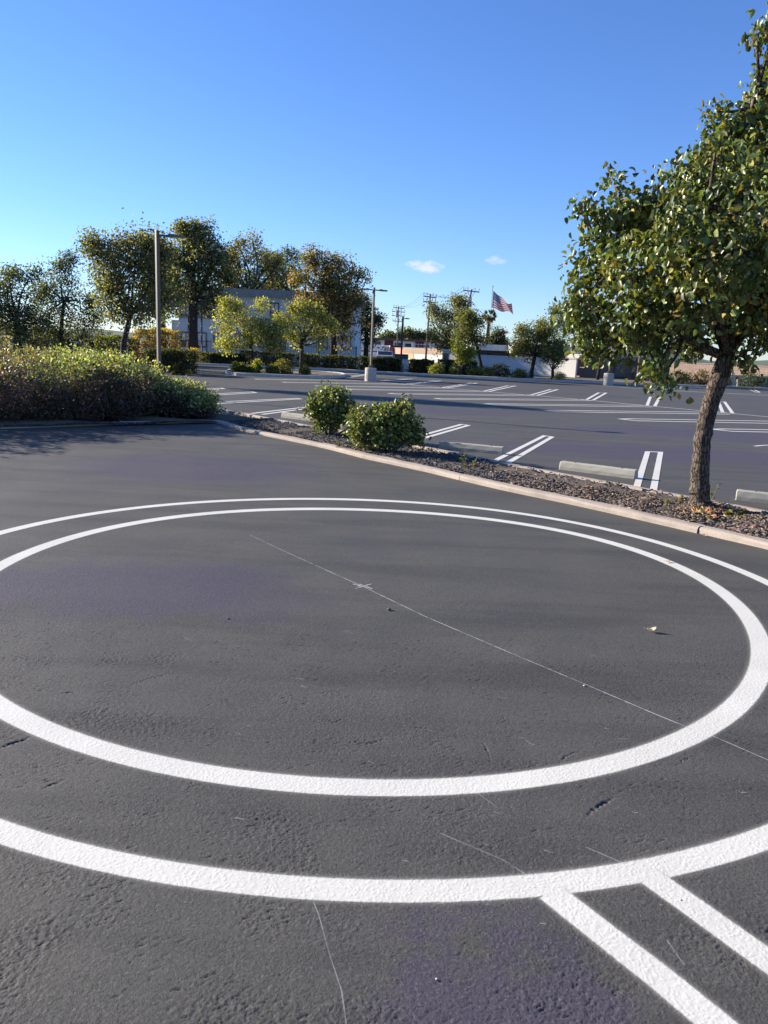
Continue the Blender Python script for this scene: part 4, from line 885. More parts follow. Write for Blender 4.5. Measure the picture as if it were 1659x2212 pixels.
# ------------------------------------------------------------------ trees (background)
olive = [(4, (.145, .160, .080)), (3, (.20, .205, .11)), (2, (.08, .090, .05)), (1.2, (.25, .21, .125))]
rust = [(3, (.27, .20, .115)), (1.5, (.33, .215, .11)), (2, (.17, .165, .085)), (1.5, (.21, .205, .095))]
bluish = [(4, (.10, .12, .075)), (2, (.14, .155, .095)), (2, (.065, .08, .052))]
gold = [(4, (.31, .325, .10)), (3, (.37, .36, .12)), (2, (.21, .235, .08)), (.7, (.34, .27, .10))]
TG = 'tall trees around the grey building'
bush_px('low dark thicket under the bluish trees at the left', [(-40, 700, 60, 765), (50, 694, 140, 765), (120, 706, 200, 765), (185, 712, 245, 765)], 61, dk+[(2, (.07, .085, .05))], 9000, .17, lump=.35)
tree_px('tree', 'dense bluish green tree cut by the left edge of the picture', 'tree', TG, 55, [(35, 760, 14), (38, 690, 12)], [(-30, 640, 55), (15, 620, 38), (60, 640, 45), (30, 690, 50), (75, 700, 42), (-10, 720, 45), (50, 735, 36), (20, 590, 16), (66, 596, 16)], bluish+[(1, (.15, .12, .07))], 11000, .17, crad=.3, lump=.4)
tree_px('tree', 'slim airy tree with thin upright shoots left of the rusty tree', 'tree', TG, 56.5, [(130, 760, 9), (133, 700, 8), (138, 650, 6)], [(110, 610, 26), (150, 590, 20), (140, 635, 32), (175, 640, 24), (105, 670, 34), (155, 690, 36), (195, 690, 22), (120, 720, 36), (180, 725, 26), (150, 560, 10), (128, 575, 9), (195, 655, 10), (88, 630, 22), (86, 680, 30), (80, 725, 30), (205, 690, 20)], bluish, 8000, .15, crad=.32, lump=.5)
tree_px('tree', 'olive brown tree with slim leaning trunk left of the lamp post', 'tree', TG, 31, [(262, 765, 14), (268, 735, 12), (276, 705, 11), (282, 680, 9)], [(285, 560, 46), (240, 590, 40), (215, 545, 28), (198, 530, 14), (320, 560, 40), (300, 525, 26), (255, 635, 46), (310, 630, 45), (248, 676, 28), (330, 664, 30), (360, 645, 32), (290, 676, 28), (232, 640, 20), (345, 600, 30), (345, 535, 26), (350, 565, 26), (262, 545, 30)], olive+[(1.2, (.23, .18, .10))], 16000, .115, crad=.24, lump=.5, per=14)
tree_px('tree', 'blue green upright tree filling the gap behind the left lamp post top', 'tree', TG, 70, [(352, 770, 13), (352, 700, 11), (350, 640, 9)], [(345, 580, 26), (338, 545, 20), (360, 600, 26), (330, 610, 24), (350, 640, 26), (318, 530, 14), (372, 560, 18), (325, 570, 20)], bluish, 7000, .2, crad=.3, lump=.4)
tree_px('tree', 'dull brown tree filling the gap right of the tallest dark tree', 'tree', TG, 78, [(582, 770, 12), (584, 690, 10), (586, 640, 9)], [(590, 590, 22), (572, 560, 18), (604, 610, 20), (585, 625, 22), (500, 560, 14), (498, 590, 18), (600, 560, 14), (502, 620, 16)], olive[1:]+rust[2:], 6000, .2, crad=.3, lump=.45)
tree_px('tree', 'tallest dark tree with thick black trunk in front of building', 'tree', TG, 60, [(416, 775, 24), (416, 720, 21), (417, 670, 19), (420, 640, 17)], [(430, 560, 52), (395, 540, 40), (460, 545, 36), (440, 505, 30), (400, 510, 22), (365, 570, 40), (470, 590, 30), (395, 605, 48), (440, 610, 42), (356, 620, 34), (372, 660, 30), (430, 490, 12), (395, 492, 10), (480, 560, 16), (460, 640, 18), (490, 610, 16), (452, 668, 14), (476, 650, 12), (340, 640, 20), (345, 675, 22)], olive+[(1.2, (.16, .16, .05))], 17000, .19, crad=.3, lump=.4)
tree_px('tree', 'open branching tree with grey brown leaves rising over building roof', 'tree', TG, 73, [(534, 770, 18), (536, 680, 15), (538, 640, 13)], [(530, 560, 34), (510, 600, 26), (560, 575, 30), (548, 530, 22), (515, 530, 16), (580, 600, 24), (540, 610, 36), (598, 570, 12), (500, 560, 12), (566, 620, 26), (520, 640, 20), (500, 648, 18), (560, 648, 22), (592, 640, 18), (540, 668, 16), (492, 575, 20), (490, 610, 22), (585, 570, 18)], olive[1:]+[(1.5, (.16, .13, .09))], 9000, .19, crad=.3, lump=.5)
tree_px('tree', 'thin bluish tree between the two rusty crowns over the roof', 'tree', TG, 76, [(612, 770, 13), (616, 690, 11), (620, 650, 9)], [(615, 590, 26), (635, 570, 20), (600, 620, 22), (640, 610, 26), (622, 640, 26), (628, 552, 10), (640, 650, 22), (604, 652, 18)], bluish, 5000, .19, crad=.32, lump=.5)
tree_px('tree', 'broad rusty topped tree at the right end of the grey building', 'tree', TG, 61, [(722, 780, 16), (720, 735, 14), (718, 700, 12)], [(700, 590, 38), (740, 600, 40), (665, 580, 26), (670, 550, 16), (770, 610, 26), (690, 640, 46), (745, 650, 42), (775, 660, 20), (710, 690, 44), (755, 700, 30), (650, 610, 24), (715, 560, 24), (735, 725, 22), (660, 650, 22)], rust+olive, 16000, .18, crad=.28, lump=.4, clump_pal=(.3, [(2, (.26, .15, .06)), (1, (.2, .13, .06))]))
tree_px('tree', 'small dark tree hanging just left of the double lamp post', 'tree', TG, 80, [(790, 775, 10), (792, 720, 8)], [(792, 670, 16), (805, 700, 20), (785, 710, 22), (815, 690, 12), (798, 735, 16), (780, 650, 14)], dk+bluish, 4500, .2, crad=.3, lump=.45)
IG = 'small golden trees on the round island'
tree_px('small_tree', 'leftmost golden tree on the round island with wide left crown', 'tree', IG, 45.3, [(546, 806, 7), (545, 780, 6), (543, 752, 5.5)], [(490, 680, 20), (485, 715, 20), (500, 742, 16), (520, 690, 22), (545, 700, 26), (525, 725, 20), (510, 660, 12), (482, 745, 12), (550, 728, 18), (488, 655, 8), (565, 660, 12)], gold, 3600, .12, crad=.2, lump=.5, shell=.3)
tree_px('small_tree', 'middle golden tree on the round island with slanted trunk', 'tree', IG, 44.6, [(575, 808, 6), (580, 780, 5.5), (585, 752, 5)], [(580, 715, 20), (600, 722, 18), (575, 740, 18), (595, 745, 14), (566, 700, 14), (610, 705, 12)], gold+gb, 2400, .12, crad=.2, lump=.5, shell=.3)
tree_px('small_tree', 'rightmost golden tree on the round island with spreading crown', 'tree', IG, 46.6, [(650, 808, 9), (651, 780, 8), (652, 745, 7)], [(650, 680, 22), (625, 700, 22), (680, 700, 24), (700, 690, 16), (610, 690, 14), (635, 665, 14), (668, 665, 16), (655, 720, 24), (630, 735, 16), (690, 730, 18), (715, 705, 10)], gold+gb, 4200, .12, crad=.2, lump=.5, shell=.3)
RG = 'trees along the right side of far kerb'
tree_px('tree', 'big round grey green tree beside the leaning utility pole', 'tree', RG, 78, [(962, 785, 9), (968, 760, 8), (980, 748, 8)], [(975, 672, 28), (945, 690, 24), (995, 690, 24), (960, 720, 30), (985, 735, 24), (935, 670, 12), (1000, 660, 16), (945, 735, 20), (1008, 715, 16), (988, 655, 12), (966, 755, 14)], olive+[(1, (.15, .15, .06))], 9000, .19, crad=.3, lump=.35)
tree_px('tree', 'light green weeping tree with two slanted trunks', 'tree', RG, 60, [(1042, 812, 8), (1037, 780, 7), (1030, 745, 6), (1022, 725, 5)], [(1010, 700, 26), (1020, 725, 24), (995, 725, 18), (1005, 690, 18), (1030, 700, 14), (1000, 750, 16), (1020, 680, 12), (1035, 735, 10)], [(3, (.15, .165, .07)), (2, (.20, .20, .09)), (1.5, (.10, .115, .05))], 5200, .14, crad=.24, lump=.4, droop=.7)
tree_px('small_tree', 'young yellow green tree with thin straight trunk at far kerb', 'tree', RG, 55.2, [(994.5, 814, 5), (994.5, 795, 4), (995, 782, 3.5)], [(996, 762, 13), (1010, 768, 9), (988, 752, 8), (1018, 762, 5), (1000, 778, 7)], ylw, 1300, .13, crad=.18, lump=.45, shell=.3)
tree_px('tree', 'spreading yellow green tree with forked leaning trunk at far kerb', 'tree', RG, 57.4, [(1146, 820, 10), (1149, 800, 8.5), (1153, 780, 8), (1156, 768, 7)], [(1150, 722, 26), (1120, 745, 18), (1180, 725, 26), (1200, 740, 20), (1165, 745, 24), (1135, 765, 12), (1110, 762, 10), (1195, 760, 18), (1170, 712, 16), (1135, 740, 20), (1180, 755, 18), (1205, 755, 12), (1128, 715, 10)], [(3, (.155, .175, .05)), (2, (.22, .21, .06)), (2, (.095, .11, .035)), (.6, (.32, .22, .06))], 9000, .13, crad=.2, lump=.35)
t_ = tree_px('small_tree', 'small multi stemmed tree in front of the white wall', 'tree', RG, 56.5, [(1194, 815, 7), (1194, 803, 6), (1194, 798, 5)], [(1196, 770, 14), (1185, 775, 10), (1207, 775, 11), (1196, 758, 12), (1208, 762, 8)], gb+olive, 2000, .12, crad=.2, lump=.4, limb=.6)
tree_px('tree', 'small dark green tree under the little distant flag', 'tree', RG, 92, [(1075, 775, 5), (1075, 745, 4)], [(1072, 722, 12), (1082, 735, 12), (1064, 738, 10), (1090, 745, 8), (1074, 750, 12)], dk+bluish, 3000, .2, crad=.3, lump=.4)
tree_px('tree', 'pale airy tree behind the left edge of the pear crown', 'tree', RG, 68, [(1259, 815, 8), (1259, 760, 8), (1257, 720, 7)], [(1212, 685, 20), (1205, 700, 14), (1240, 670, 24), (1235, 705, 20), (1265, 690, 26), (1285, 720, 22), (1250, 735, 16), (1200, 672, 9)], [(3, (.12, .14, .08)), (2, (.16, .17, .10)), (1, (.08, .10, .05))], 5200, .16, crad=.3, lump=.5)
tree_px('tree', 'dark slanted trunk tree before the brown shed, under pear crown', 'tree', RG, 60, [(1291, 815, 6), (1297, 780, 6), (1304, 748, 5)], [(1310, 720, 18), (1330, 735, 16), (1295, 730, 12), (1345, 750, 10)], dk+gb, 2600, .14, crad=.22, lump=.45)
tree_px('tree', 'narrow dark conifer tip showing above the spreading tree', 'tree', RG, 95, [(1170, 780, 3), (1170, 740, 2.5)], [(1170, 706, 5), (1170, 716, 7), (1170, 728, 9), (1170, 699, 2.5)], dk, 1500, .18, crad=.22, lump=.2)
for i, (px, py, r_, l) in enumerate([(838, 727, 9, 'tiny pale tree above the white building, left of far lamp'), (876, 722, 10, 'tiny round tree above the white building, right of far lamp'), (905, 727, 7, 'tiny bright green tree above building, left of the tall pole'), (930, 727, 10, 'tiny dull tree above the building, right of the tall pole')]):
    tree_px('tree', l, 'tree', 'tiny far trees above the white building', 175, [(px, 755, 2.5), (px, py+r_, 2)], [(px, py, r_), (px+r_*.9, py+r_*.4, r_*.7), (px-r_, py+r_*.5, r_*.6)], bluish+ylw[1:], 900, .45, crad=.6, lump=.4)
# palm
def palm():
    Y = 92; k = ppm(Y); b = atY(1050, 780, Y); b[2] = 0; t = thing('palm_tree', b, 'tall thin fan palm standing just below the large flag', 'palm tree')
    c = atY(1057, 682, Y); mb = MB(); mb.tube([b, atY(1051.5, 735, Y), atY(1055, 700, Y), c], [.22, .17, .15, .15], 8); obj('trunk', mb, bark_mat('palm_bark', (.12, .09, .065), (.2, .16, .12)), t, smooth=True)
    P, A, N, S, C = [], [], [], [], []
    for _ in range(70):
        u = nrm(NR.normal(size=3)); L = R.uniform(.35, .6); q = c+u*L
        dead = u[2] < -.25
        for j in range(11):
            d = nrm(u+NR.normal(size=3)*.35+np.array([0, 0, -.25])); P.append(q); A.append(d); N.append(NR.normal(size=3)); S.append(R.uniform(.3, .5)); C.append((.26, .20, .12) if dead and R.random() < .7 else (.07, .085, .04))
    card_mesh('crown', np.array(P), np.array(A), np.array(N), np.array(S), np.array(C), DULL, t, .12)
palm()

# ------------------------------------------------------------------ buildings
STUCCO = simple('grey_blue_stucco', (.56, .65, .70), .9, .10, .5, .2, 30); FASCIA = simple('dark_fascia', (.24, .27, .28), .8); BANDM = simple('slate_trim', (.20, .235, .26), .8)
BLIND = simple('white_blind', (.72, .72, .70), .8, .06, 2); FRAME = simple('dark_frame', (.09, .11, .125), .5); ROOFG = simple('roof_gravel', (.30, .29, .27), .95)
def glass_mat(name, col):
    t = NT(name); return t.done(t.bsdf(col, .08, None, .6))
GLASS = glass_mat('dark_glass', (.02, .025, .03))
def office():
    Y = 67; z = lambda y, x=560: float(atY(x, y, Y)[2]); X = lambda x, y=700: float(atY(x, y, Y)[0])
    x0, x1 = X(386), X(768); top = float(atY(500, 634, Y)[2]); t = thing('office_building', ((x0+x1)/2, Y, 0), 'two storey grey blue office building behind the tall trees', 'building')
    mb = MB(); mb.box(((x0+x1)/2, Y+7, top/2-.1), (x1-x0, 14, top+.2)); obj('wall', mb, STUCCO, t)
    mb = MB(); mb.box(((x0+x1)/2, Y+7, top+.10), (x1-x0+.7, 14.7, .62)); r = obj('roof', mb, FASCIA, t)
    xl0, xl1 = X(363), x0-.003; tl = float(atY(375, 690, Y)[2])
    mb = MB(); mb.box(((xl0+xl1)/2, Y+5.6, tl/2-.1), (xl1-xl0, 9, tl+.2)); obj('side_wing', mb, BANDM, t)
    f2 = z(690); mb = MB(); mb.box(((x0+x1)/2, Y-.05, f2), (x1-x0-.02, .1, .22)); obj('floor_band', mb, BANDM, t)
    def win(ax, ay, bx, by, cols=2, drawn=.9):
        cx = (ax+bx)/2; p, q = atY(ax, ay, Y), atY(bx, by, Y); wd, hh = q[0]-p[0], p[2]-q[2]; c = ((p[0]+q[0])/2, Y, (p[2]+q[2])/2)
        mb = MB()
        for s in (-1, 1): mb.box((c[0]+s*(wd/2+.03), Y-.03, c[2]), (.07, .14, hh+.14)); mb.box((c[0], Y-.032, c[2]+s*(hh/2+.035)), (wd-.012, .14, .07))
        for j in range(1, cols): mb.box((c[0]-wd/2+wd*j/cols, Y-.028, c[2]), (.05, .12, hh-.004))
        fr = obj('window', mb, FRAME, t); mb = MB(); mb.box((c[0], Y-.006, c[2]), (wd-.01, .02, hh-.01)); obj('pane', mb, GLASS, fr)
        mb = MB(); bh = hh*drawn; mb.box((c[0], Y-.022, c[2]+hh/2-bh/2-.02), (wd-.06, .008, bh-.03)); obj('blind', mb, BLIND, fr)
    for w_ in [(393, 718, 411, 748), (427, 719, 445, 749), (427, 650, 443, 680), (393, 650, 409, 680), (463, 652, 480, 682), (463, 720, 480, 750), (560, 722, 578, 750), (585, 655, 601, 685), (627, 657, 642, 687), (632, 724, 648, 752), (690, 660, 706, 688), (690, 726, 706, 753), (740, 727, 756, 754), (740, 661, 756, 690), (510, 654, 526, 684), (510, 721, 526, 750)]: win(*w_, drawn=R.choice([.95, .9, .6, .97]))
    mb = MB(); p, q = atY(600, 718, Y), atY(618, 757, Y); mb.box(((p[0]+q[0])/2, Y-.03, p[2]/2), (q[0]-p[0], .08, p[2])); d = obj('door', mb, FRAME, t); mb = MB(); mb.box((q[0]-.12, Y-.09, 1.05), (.03, .05, .25)); obj('handle', mb, LENS, d)
office()
BLUEF = simple('blue_green_fence_paint', (.055, .10, .13), .6)
def rail_fence(label, x0, x1, ytop, Y, mat, gap=.13, name='metal_fence'):
    a, b = atY(x0, ytop, Y), atY(x1, ytop, Y); h = (a[2]+b[2])/2; t = thing(name, ((a[0]+b[0])/2, Y, 0), label, 'fence')
    mb = MB()
    for zz in (.18, h-.12): mb.box(((a[0]+b[0])/2, Y, zz), (b[0]-a[0], .05, .05))
    obj('rail', mb, mat, t); mb = MB(); x = a[0]+.08
    while x < b[0]-.05: mb.box((x, Y-.03, h/2+.05), (.03, .012, h-.05)); x += gap
    obj('pickets', mb, mat, t)
    x = a[0]
    while x <= b[0]+.01: mb = MB(); mb.box((x, Y+.05, h/2), (.09, .05, h+.08)); obj('post', mb, mat, t); x += (b[0]-a[0])/max(1, round((b[0]-a[0])/3))
rail_fence('dark blue green picket fence along the foot of the grey building', 366, 770, 740, 63.5, BLUEF)
# long white and maroon building
def plain_building(label, x0, x1, ytop, Y, depth, wall, roofm, name='building', eave=.5, roof_h=.4, feats=(), low=False):
    a, b = atY(x0, ytop, Y), atY(x1, ytop, Y); h = (a[2]+b[2])/2; cx = (a[0]+b[0])/2; wd = b[0]-a[0]
    t = thing(name, (cx, Y, 0), label, 'building'); mb = MB(); mb.box((cx, Y+depth/2, (h-roof_h)/2-.1), (wd, depth, h-roof_h+.2)); obj('wall', mb, wall, t)
    mb = MB(); mb.box((cx, Y+depth/2, h-roof_h/2), (wd+2*eave, depth+2*eave, roof_h)); obj('roof', mb, roofm, t)
    for kind, fx0, fy0, fx1, fy1, m in feats:
        p, q = atY(fx0, fy0, Y), atY(fx1, fy1, Y); p2 = min(p[2], h-roof_h-.01); q2 = max(q[2], .02); mb = MB()
        mb.box(((p[0]+q[0])/2, Y-.04, (p2+q2)/2), (q[0]-p[0], .12, p2-q2)); o = obj(kind, mb, m, t)
        if kind == 'window':
            mb = MB(); mb.box(((p[0]+q[0])/2, Y-.105, (p2+q2)/2), ((q[0]-p[0])*.88, .012, (p2-q2)*.86)); obj('pane', mb, GLASS, o)
    return t
WHITEW = simple('white_stucco', (.72, .72, .72), .9, .08, .4); MAROON = simple('maroon_panel', (.10, .025, .03), .7); WROOF = simple('white_roofing', (.72, .71, .68), .9)
plain_building('long low white building with maroon wall panels far behind', 800, 968, 733, 140, 18, WHITEW, simple('brown_eave', (.12, .08, .06), .8), eave=.6, roof_h=.35,
    feats=[('wall_panel', 831, 730, 849, 752, MAROON), ('wall_panel', 897, 733, 915, 754, MAROON), ('window', 811, 738, 822, 748, FRAME), ('window', 853, 740, 869, 752, FRAME), ('window', 875, 742, 889, 750, FRAME), ('window', 917, 744, 926, 750, FRAME), ('window', 940, 745, 952, 752, FRAME)])
TANW = simple('tan_wall', (.40, .29, .20), .92, .12, .6); SALMON = simple('salmon_wall', (.46, .24, .18), .92, .1, .6); PEACH = simple('peach_wall', (.55, .40, .24), .92, .1, .6); PALEW = simple('pale_wall', (.60, .57, .53), .92, .1, .6)
def wall_px(label, x0, x1, ytop, Y, mat, th=.2, cap=None, name='boundary_wall', y2=None, Y2=None, parts=()):
    """wall from pixel column x0 at depth Y to column x1 at depth Y2; parts: (name, u0, u1, z0, z1, material) bands on its face"""
    Y2 = Y2 or Y; a, b = atY(x0, ytop, Y), atY(x1, y2 if y2 else ytop, Y2); h = (a[2]+b[2])/2; a[2] = b[2] = 0; d = b-a; L = np.linalg.norm(d); d /= L; an = math.atan2(d[1], d[0]); n = np.array([d[1], -d[0], 0])
    c = (a+b)/2; t = thing(name, (c[0], c[1], 0), label, 'wall'); mb = MB(); mb.box(c+np.array([0, 0, h/2-.1]), (L, th, h+.2), an); obj('wall_body', mb, mat, t)
    mb = MB(); mb.box(c+np.array([0, 0, h+.04]), (L+.04, th+.08, .08), an); obj('wall_cap', mb, cap or mat, t, bevel=.01)
    for nm, u0, u1, z0, z1, m in parts:
        q = a+d*L*(u0+u1)/2+n*(th/2+.012)+np.array([0, 0, (z0+z1)/2*h]); mb = MB(); mb.box(q, (L*(u1-u0), .03, h*(z1-z0)), an); obj(nm, mb, m, t)
    return t
wall_px('tan wall with darker top band under the utility pole', 874, 962, 751, 92, PALEW, .25, TANW, y2=756, Y2=87, parts=[('painted_band', .005, .995, .70, .97, TANW), ('painted_end', .005, .26, 0, .69, PEACH)])
wall_px('short salmon coloured wall left of the tan wall', 849, 873.5, 752.5, 96, SALMON, Y2=93)
rail_fence('white railing behind the top of the tan wall', 890, 938, 742, 96, simple('white_metal', (.75, .75, .75), .5), .35, 'white_railing')
wall_px('low pale wall in front of the parked vans', 800, 884, 777, 70, PALEW, .2)
wall_px('long white wall in dappled shade right of double trunk tree', 998, 1150, 768, 72, simple('white_wall', (.62, .62, .60), .9, .14, .5), .2, y2=772, Y2=67.4)
wall_px('sunlit white wall behind the spreading yellow green tree', 1151, 1247, 772, 67, simple('cream_wall', (.58, .56, .50), .9, .08, .5), .22, y2=777, Y2=64)
plain_building('low shed with white roof and dark eaves behind white wall', 1036, 1116, 745, 75, 9, simple('dark_shed_wall', (.07, .065, .06), .9), WROOF, 'shed', .4, .55, [('window', 1050, 762, 1062, 770, FRAME)])
plain_building('low pale roofed building behind the sunlit white wall', 1118, 1262, 749, 72, 8, simple('brown_stucco', (.24, .165, .13), .9), simple('pale_green_roof', (.52, .54, .46), .9), 'shed', .5, .7, [('door', 1225, 764, 1236, 800, FRAME)])
plain_building('dark brown shed with reddish timber posts under pear crown', 1256, 1390, 768, 66, 7, simple('dark_brown_board', (.15, .115, .10), .9), simple('grey_shed_roof', (.28, .25, .22), .9), 'shed', .3, .35, [('timber_post', 1249, 760, 1256, 812, simple('red_timber', (.22, .10, .07), .85)), ('timber_post', 1372, 770, 1376, 815, FRAME), ('door', 1330, 782, 1352, 815, FRAME)])
def plank_fence():
    Y = 63; a, b = atY(1381, 775, Y), atY(1447, 778, Y); t = thing('timber_fence', ((a[0]+b[0])/2, Y, 0), 'brown timber plank fence between shed and tan block wall', 'fence'); WOOD = simple('brown_planks', (.20, .13, .09), .9, .3, 3); mb = MB(); x = a[0]; i = 0
    while x < b[0]: mb.box((x, Y+R.gauss(0, .004), a[2]/2), (.135, .03, a[2]+R.gauss(0, .02))); x += .15
    obj('planks', mb, WOOD, t); mb = MB(); mb.box(((a[0]+b[0])/2, Y+.05, a[2]*.75), (b[0]-a[0], .05, .09)); mb.box(((a[0]+b[0])/2, Y+.05, a[2]*.25), (b[0]-a[0], .05, .09)); obj('rail', mb, WOOD, t)
    for u in (0, .5, 1): mb = MB(); mb.box((a[0]+(b[0]-a[0])*u, Y-.06, a[2]/2+.1), (.09, .09, a[2]+.25)); obj('post', mb, WOOD, t)
plank_fence()
def block_mat():
    t = NT('tan_block'); v = t.tc(); m = t.map(v, (1, 1, 1), (PI/2, 0, 0))
    b = t.n('ShaderNodeTexBrick', {'Vector': m, 'Color1': (.33, .24, .19, 1), 'Color2': (.27, .195, .155, 1), 'Mortar': (.20, .16, .13, 1), 'Scale': 1.0, 'Mortar Size': .012, 'Brick Width': .4, 'Row Height': .2})
    c = t.mix(t.math('MULTIPLY', t.noise(v, 1.2, 5), .5), b.outputs[0], (.20, .15, .12))
    return t.done(t.bsdf(c, .95, t.bump(b.outputs[1], .5, .01), .15))
wall_px('tan concrete block wall at the right edge behind the trunk', 1448, 1900, 786, 74, block_mat(), .22, y2=800, Y2=59.5)
mb = MB()
for i, (x0, x1, y, Y) in enumerate([(1560, 1720, 818, 60.5)]):
    pass
t = wall_px('low pale concrete ledge in front of the tan block wall', 1568, 1880, 818, 61.5, PALEK, .5, name='concrete_ledge')
# white booth
def booth():
    Y = 76; p, q = atY(956.5, 757, Y), atY(968, 790, Y); wd = q[0]-p[0]; h = p[2]; c = ((p[0]+q[0])/2, Y); t = thing('booth', (c[0], Y, 0), 'narrow pale green booth right of the tan wall', 'booth'); PG = simple('pale_green_paint', (.45, .52, .45), .7)
    mb = MB(); mb.box((c[0], Y, h/2), (wd, wd, h)); obj('wall', mb, PG, t); mb = MB(); mb.box((c[0], Y, h+.05), (wd+.2, wd+.2, .1)); obj('roof', mb, WROOF, t)
    mb = MB(); mb.box((c[0], Y-wd/2-.02, h*.68), (wd*.7, .05, h*.36)); o = obj('window', mb, FRAME, t); mb = MB(); mb.box((c[0], Y-wd/2-.05, h*.68), (wd*.6, .012, h*.3)); obj('pane', mb, GLASS, o)
booth()

# ------------------------------------------------------------------ utility poles and wires
WOODP = simple('weathered_pole', (.17, .12, .09), .95, .3, 2); INS = simple('insulator', (.30, .31, .31), .35)
POLE_ENDS = []
def upole(label, foot, top, Y, arms, wpx=5, can=None):
    b = atY(*foot, Y); tp = atY(*top, Y); lean = (tp-b); f = b - lean*(b[2]/max(.5, lean[2])); f[2] = -.1
    t = thing('utility_pole', (f[0], f[1], 0), label, 'utility pole', 'wooden utility poles'); k = ppm(Y); mb = MB(); mb.tube([f, (f+tp)/2, tp], [wpx/k/2, wpx/k/2*.85, wpx/k/2*.7], 9); obj('pole', mb, WOODP, t, smooth=True)
    for (ax, ay, bx, by) in arms:
        p, q = atY(ax, ay, Y-.2), atY(bx, by, Y-.2); mb = MB(); mb.beam(p, q, .09, .115); o = obj('crossarm', mb, WOODP, t)
        for u in (.03, .28, .72, .97):
            c = p+(q-p)*u; mb = MB(); mb.lathe(c+np.array([0, 0, .08]), [(.02, 0), (.02, .10), (.06, .13), (.06, .20), (.035, .26), (.02, .29)], 8); obj('insulator', mb, INS, o); POLE_ENDS.append((label, c+np.array([0, 0, .42])))
        mid = (p+q)/2
        mb = MB(); mb.beam(p+(q-p)*.25, mid+np.array([0, 0, -.7]), .04, .04); mb.beam(p+(q-p)*.75, mid+np.array([0, 0, -.7]), .04, .04); obj('brace', mb, WOODP, o)
    if can:
        c = atY(*can, Y-.5); mb = MB(); mb.lathe(c-np.array([0, 0, .5]), [(.24, 0), (.27, .05), (.27, .95), (.2, 1.02)], 12); obj('transformer', mb, INS, t, smooth=False)
    return t
upole('farthest utility pole with four crossarms left of the far lamp', (857, 770), (861, 662), 118, [(849.5, 664, 873.5, 666.5), (847, 672.5, 875, 674.5), (847, 681.5, 874, 683), (848, 693, 868, 694.5)], 3.4, (858, 678))
upole('utility pole with two crossarms left of the round tree', (919, 783), (929.5, 635), 86, [(914.5, 639.5, 943, 643.5), (914, 651.5, 941, 653.5)], 4.6)
upole('leaning utility pole with one crossarm rising behind the round tree', (1002, 710), (1019, 625), 88, [(1000.5, 627, 1035.5, 631)], 5, (1013.5, 652))
upole('plain brown pole behind the bottom of the pear crown', (1407, 806), (1416, 690), 62, [], 6)
def wires(a, b, label, n=3):
    mb = MB()
    A = [c for l, c in POLE_ENDS if l.startswith(a)]; B = [c for l, c in POLE_ENDS if l.startswith(b)]
    for i in range(min(n, len(A), len(B))):
        p, q = A[i], B[i]; pts = [p+(q-p)*u+np.array([0, 0, -.9*4*u*(1-u)]) for u in np.linspace(0, 1, 13)]; mb.tube(pts, .012, 4)
    tag(obj('power_line', mb, DARKM), label, 'power line')
for i in range(3):
    A = [c for l, c in POLE_ENDS if l.startswith('farthest')]; B = [c for l, c in POLE_ENDS if l.startswith('utility pole with')]; C_ = [c for l, c in POLE_ENDS if l.startswith('leaning')]
    for P_, Q_, s_ in ((A[i], B[i], 'far four armed pole to the two armed pole'), (B[i], C_[i], 'two armed pole to the leaning pole')):
        mb = MB(); mb.tube([P_+(Q_-P_)*u+np.array([0, 0, -.8*4*u*(1-u)]) for u in np.linspace(0, 1, 13)], .011, 4)
        tag(obj('power_line', mb, DARKM), 'thin sagging wire running from the '+s_, 'power line', 'thin wires from the '+s_)

# ------------------------------------------------------------------ flags
def flag_mat(name):
    t = NT(name); uv = t.tc('UV'); s = t.n('ShaderNodeSeparateXYZ', {0: uv}); u, v = s.outputs[0], s.outputs[1]
    st = t.math('MODULO', t.math('FLOOR', t.math('MULTIPLY', v, 13.0)), 2.0)                       # 13 stripes, red top and bottom
    c = t.mix(st, (.30, .07, .08), (.52, .51, .51))
    canton = t.math('MULTIPLY', t.math('LESS_THAN', u, .40), t.math('GREATER_THAN', v, 6/13))
    cu = t.n('ShaderNodeCombineXYZ', {0: t.math('MULTIPLY', u, 30.0), 1: t.math('MULTIPLY', v, 9*13/7)}).outputs[0]
    star = t.math('LESS_THAN', t.voro(cu, 1.0, rnd=0), .28)
    c = t.mix(canton, c, t.mix(star, (.035, .05, .14), (.6, .6, .62)))
    b = t.bsdf(c, .8, None, .2); tr = t.n('ShaderNodeBsdfTranslucent', {'Color': c}).outputs[0]
    return t.done(t.n('ShaderNodeMixShader', {0: .35, 1: b, 2: tr}).outputs[0])
FLAGM = flag_mat('flag_cloth')
